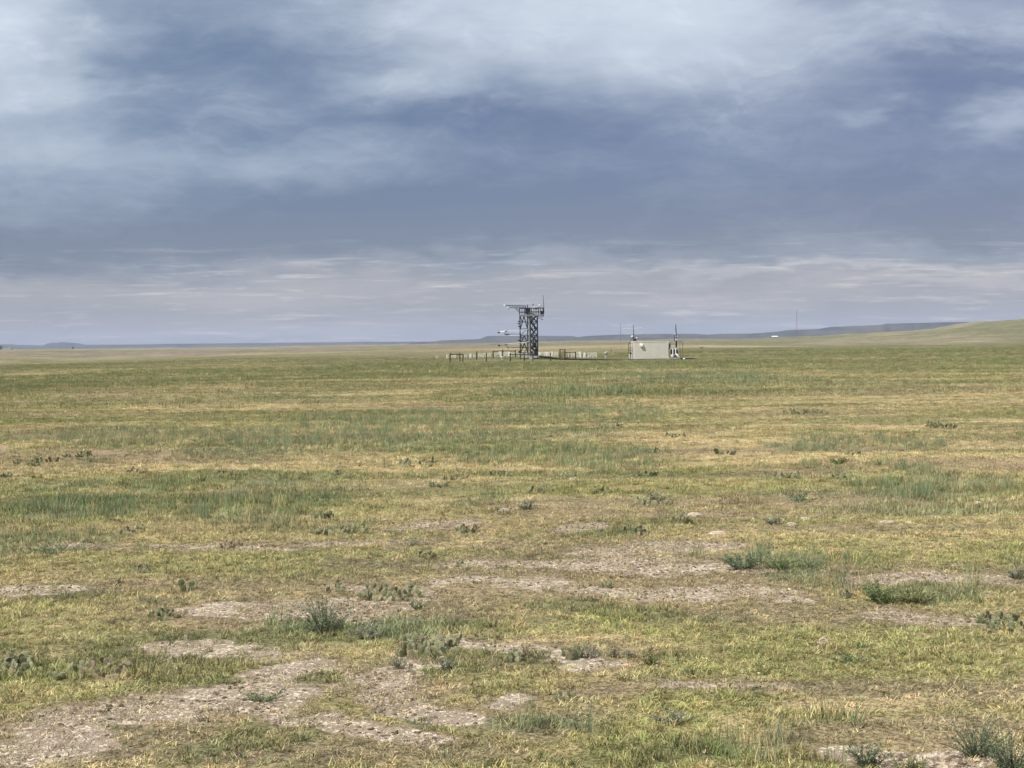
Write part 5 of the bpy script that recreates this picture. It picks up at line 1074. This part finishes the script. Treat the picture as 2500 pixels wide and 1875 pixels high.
bushes = [
 (1713, 850.5, 8, 4.5, 26, 'tiny dark brown bush on the green crest right of the hut', 'shrub', 'l_brown', .16, .035, .9, 16),
 (792, 1548, 160, 118, 70, 'tall blue-green weed with spiky upright stems beside the pale bare soil', 'weed', 'l_blue', .030, .0042, .6, 26),
 (900, 1560, 90, 50, 30, 'soft low grey-blue weed at the right foot of the tall blue-green one', 'weed', 'l_grey', .026, .004, .8, 24),
 (1018, 1486, 44, 34, 22, 'small dark green leafy weed under the long pale cactus', 'weed', 'l_green', .020, .004, .8, 20),
 (975, 1636, 50, 52, 16, 'grey-green sprig in front of the left part of the large cactus clump', 'weed', 'l_grey', .022, .0035, .6, 20),
 (1090, 1640, 64, 48, 24, 'grey-green sprigs in front of the right part of the large cactus clump', 'weed', 'l_grey', .022, .0035, .6, 20),
 (1586, 1632, 44, 56, 20, 'small olive bush with a bare foot at the right end of the grass island', 'shrub', 'l_olive', .022, .0042, .6, 26),
 (1538, 1618, 34, 34, 16, 'rounded grey-green bush just left of the small olive bush', 'shrub', 'l_grey', .016, .004, .7, 26),
 (1498, 1612, 36, 44, 16, 'slate-grey weed in the grass island left of the rounded bush', 'weed', 'l_brown', .020, .004, .6, 22),
 (1440, 1614, 60, 50, 22, 'pale seedy weeds in the middle of the grass island', 'weed', 'l_grey', .018, .003, .5, 18),
 (1284, 1612, 34, 50, 14, 'pale upright seed heads at the left of the grass island', 'weed', 'l_straw', .016, .003, .4, 20),
 (1684, 1660, 32, 36, 14, 'little rush-like tuft on the bare soil right of the grass island', 'weed', 'l_green', .028, .003, .6, 16),
 (1812, 1392, 100, 56, 60, 'broad dark blue-green weed patch behind the right bare strip, its left mound', 'weed', 'l_blue', .034, .005, .85, 26),
 (1905, 1392, 90, 44, 40, 'lower green mound joined to the right of the broad weed patch', 'weed', 'l_green', .034, .005, .85, 22),
 (1975, 1390, 60, 40, 26, 'thin greenish weed at the right end of the broad patch', 'weed', 'l_blue', .030, .004, .8, 18),
 (2150, 1464, 120, 66, 70, 'large dark green bushy weed above the right bare patch', 'weed', 'l_green', .036, .005, .85, 26),
 (2235, 1466, 120, 66, 60, 'large yellow-green grassy weed joined to the right of the dark green one', 'weed', 'l_olive', .036, .004, .85, 24),
 (2070, 1452, 50, 34, 20, 'small grey weed at the left foot of the large green pair', 'weed', 'l_grey', .026, .004, .8, 20),
 (2484, 1412, 60, 44, 34, 'rounded grey-green bush on bare soil at the right edge', 'shrub', 'l_grey', .026, .004, .75, 26),
 (2075, 1612, 80, 30, 26, 'low dark green creeping weed in the yellow-green sward at right', 'weed', 'l_green', .022, .005, .9, 20),
 (2100, 1574, 44, 20, 14, 'low green tuft above the dark creeping weed', 'weed', 'l_green', .022, .004, .9, 16),
 (2385, 1846, 130, 118, 60, 'blue-green sagebrush sprig with bent dark stems at lower right', 'shrub', 'l_blue', .018, .0034, .8, 34),
 (2472, 1890, 130, 130, 56, 'second blue-green sagebrush in the bottom right corner', 'shrub', 'l_blue', .018, .0034, .8, 34),
 (2120, 1868, 90, 90, 34, 'blue-grey weed with one tall stalk left of the crumbling pale rock', 'weed', 'l_blue', .024, .004, .8, 22),
 (2215, 1885, 70, 56, 22, 'olive strap-leaved weed in front of the crumbling pale rock', 'weed', 'l_olive', .050, .0045, .9, 12),
 (1650, 1765, 100, 46, 34, 'low blue-grey weed with dark gaps in the lower middle right', 'weed', 'l_grey', .022, .004, .9, 20),
 (1285, 1248, 44, 32, 26, 'round grey rabbitbrush in midfield right of the pale stone', 'shrub', 'l_grey', .040, .007, .75, 22),
 (1890, 1281, 46, 28, 24, 'round grey-brown bush left of two small pale stones', 'shrub', 'l_grey', .036, .007, .8, 22),
 (2050, 1128, 56, 20, 24, 'vivid dark green bush among pale grass at right midfield', 'shrub', 'l_green', .05, .009, .85, 20),
 (2146, 1130, 30, 14, 12, 'small green bush right of the vivid one', 'shrub', 'l_green', .05, .008, .85, 16),
 (1960, 1222, 70, 24, 24, 'spiky green bush under the pair of cactus rows', 'shrub', 'l_blue', .05, .008, .9, 18),
 (1590, 1213, 40, 16, 16, 'grey-green bush behind the long pale cactus clump', 'shrub', 'l_grey', .04, .007, .9, 18),
 (1340, 1300, 60, 26, 14, 'sparse brown twiggy weed in front of the rabbitbrush', 'weed', 'l_brown', .03, .004, .9, 10),
 (150, 1350, 120, 26, 40, 'low dark green weed mat above the left bare streak', 'weed', 'l_blue', .034, .005, .95, 18),
 (1000, 1330, 60, 26, 18, 'thin grey-green weed among mixed grass left of the small dark cactus', 'weed', 'l_grey', .028, .004, .8, 14),
 (640, 1716, 90, 34, 34, 'low dark weed matting a gap at lower left of centre', 'weed', 'l_green', .022, .004, .9, 16),
 (500, 1764, 50, 36, 16, 'twiggy dark dead weed on the lower left bare soil', 'weed', 'l_brown', .014, .002, .8, 14),
 (370, 1470, 60, 30, 20, 'small grey sprigs below the thin brown cactus pieces', 'weed', 'l_grey', .022, .0035, .8, 16)]
for i, b_ in enumerate(bushes): bush(b_[0], b_[1], b_[2], b_[3], b_[4], b_[5], b_[6], b_[7], i, b_[8], b_[9], b_[10], b_[11], 'shrub' if b_[6] == 'shrub' else 'weed')
def stalk(px, py, tx, ty, label, seed, r0=.0035):
    c = gpt(px, py); t = at(tx, ty, c.y)-c; root = empty('straw_stalk', c, label=label, cat='stalk'); n = t.length
    m = MB().tube([Vector((0, 0, -.01)), t*.5+Vector((t.z*.03, 0, 0)), t], [r0, r0*.8, r0*.4], 4); m.build('stem', M['l_straw'], root)
    rg = random.Random(seed); m = MB()
    for k in range(26):
        p = t*rg.uniform(.55, 1.); d_ = Vector((rg.uniform(-1, 1), rg.uniform(-1, 1), rg.uniform(.5, 2))).normalized()*n*.09; s_ = Vector((.0025, 0, 0)); m.add([p-s_, p+s_, p+d_], [(0, 1, 2)])
    m.build('seed_head', M['l_straw'], root)
stalk(2236, 1392, 2256, 1325, 'tallest leaning straw stalk rising above the large green weed on the right', 1, .006)
stalk(1672, 1440, 1660, 1398, 'thin pale bent stalk on the right part of the central bare strip', 2, .004)
stalk(105, 1290, 113, 1262, 'pale stalk in front of the tall wheatgrass at far left', 3, .006)
stalk(1362, 1672, 1363, 1640, 'dark thin stalk at the lower edge of the grass island', 4, .003)
stalk(1748, 1530, 1762, 1468, 'very thin pale grass stalk arching over the yellow-green sward', 5, .0018)

# ------------------------------------------------------------------ stones
def rockm(name, a, b):
    m = bpy.data.materials.new(name); m.use_nodes = True; g = NG(m.node_tree); co = g.n('ShaderNodeTexCoord').outputs['Object']
    n1 = g.noise(g.vm('MULTIPLY', co, (1, 1, 2.2)), 22, 8, .7, .6); n2 = g.noise(co, 7, 4)
    c = g.mix(g.mr(n1, .42, .56), b, a); c = g.mix(g.mr(n2, .35, .7, 0, .35), c, (.40, .30, .22))
    d = g.n('ShaderNodeBsdfPrincipled'); g.l(c, d.inputs['Base Color']); d.inputs['Roughness'].default_value = .95; d.inputs['Specular IOR Level'].default_value = .1
    bp = g.n('ShaderNodeBump', i_Strength=1., i_Distance=.012); g.l(n1, bp.inputs['Height']); g.l(bp.outputs[0], d.inputs['Normal'])
    o = g.n('ShaderNodeOutputMaterial'); g.l(d.outputs[0], o.inputs[0]); return m
M['rock'] = rockm('pale_stone', (.56, .50, .41), (.30, .25, .20)); M['crumb'] = rockm('crumbly_stone', (.58, .51, .40), (.22, .17, .135))
def stone(px, py, wpx, hpx, label, seed, mat='rock', rough=.25, deep=.6):
    c = gpt(px, py); a = wpx/F*c.y/2; h = hpx/F*c.y; n, m_ = 56, 26; ph, tt = np.meshgrid(np.linspace(0, 2*math.pi, n, endpoint=False), np.linspace(.02, math.pi*.62, m_))
    x = np.sin(tt)*np.cos(ph); y = np.sin(tt)*np.sin(ph); z = np.cos(tt)
    nz = fbm(x*1.7+seed*9+z, y*1.7+z*1.3, 1., 6, seed, .6)-.5; x = x*(1+nz*1.5*rough*2); y = y*(1+nz*1.5*rough*2); z = z*(1+nz*rough*4)
    lay = np.floor(z*4)/4; z = .55*z+.45*lay; x = x*a*1.05; y = y*a*deep; z = z*h
    m = MB(); m.v = [tuple(v) for v in np.stack([x, y, z], -1).reshape(-1, 3)]
    m.f = [(i*n+j, (i+1)*n+j, (i+1)*n+(j+1) % n, i*n+(j+1) % n) for i in range(m_-1) for j in range(n)]+[tuple(range(n))]; m.mi = [0]*len(m.f)
    o = m.build('stone', M[mat]); o.location = c; tag(o, label, 'stone', 'pale stones in the grass'); return o
stones = [(2285, 1862, 140, 34, 'large crumbling flaky pale rock at lower right between the weeds', 'crumb', .42), (2180, 1846, 62, 15, 'flat crumbling pale slab left of the large flaky rock', 'crumb', .42), (2122, 1832, 46, 10, 'thin pale crust fragment at the far left of the crumbling rocks', 'crumb', .4),
 (1752, 1306, 50, 11, 'long flat white stone in midfield right, the brightest one', 'rock', .2), (1697, 1256, 36, 8, 'white flat stone above and left of the brightest one', 'rock', .2), (1232, 1253, 26, 8, 'round pale stone left of the grey rabbitbrush', 'rock', .2),
 (1932, 1282, 26, 7, 'small pointed pale stone right of the grey-brown bush', 'rock', .3), (1966, 1272, 26, 8, 'small domed pale stone, the right one beside the grey-brown bush', 'rock', .15), (2166, 1281, 36, 6, 'thin flat pale stone below the right green patch', 'rock', .2),
 (2392, 1231, 28, 8, 'small bright ragged stone near the right edge in midfield', 'rock', .4), (1397, 1170, 16, 5, 'tiny pale stone on straw ground in the centre midfield', 'rock', .2), (2102, 1229, 14, 4, 'tiny pale stone between the cactus pair and the green patch', 'rock', .2),
 (674, 1771, 24, 18, 'upright pale clod at the top of the lower bare soil', 'crumb', .3), (1603, 1632, 9, 7, 'tiny white pebble at the foot of the small olive bush', 'rock', .2), (1255, 1796, 10, 7, 'tiny white pebble in the grass at lower middle', 'rock', .2),
 (1442, 1376, 22, 6, 'pale half-buried stone by the straw at the central bare strip', 'rock', .3), (2010, 1566, 30, 12, 'grey lichen-covered stone in the right sward', 'crumb', .3), (1060, 1638, 50, 7, 'flat pale slab before the large cactus clump', 'crumb', .3)]
for i, (px, py, w_, h_, lab, mt, rh) in enumerate(stones): stone(px, py, w_, h_, lab, i+1, mt, rh)
c_ = gpt(370, 1418); b = at(352, 1416, c_.y)-c_; m = MB().tube([at(345, 1414, c_.y)-c_, at(360, 1418, c_.y)-c_+Vector((0, 0, .01)), at(380, 1421, c_.y)-c_], [.006, .008, .004], 5)
o = m.build('stick', M['l_brown']); o.location = c_; tag(o, 'short dry stick lying on thin soil under the pale fuzzy cactus', 'stick')

# ------------------------------------------------------------------ the air
hz = MB().box((0, 0, 60), (26000, 26000, 160)); HM = bpy.data.materials.new('haze'); HM.use_nodes = True; g = NG(HM.node_tree)
pv = g.n('ShaderNodeVolumePrincipled'); pv.inputs['Color'].default_value = (.60, .71, .96, 1); pv.inputs['Density'].default_value = 5.5e-5
ho = g.n('ShaderNodeOutputMaterial'); g.l(pv.outputs[0], ho.inputs['Volume'])
hb = hz.build('haze', HM, kind='stuff')
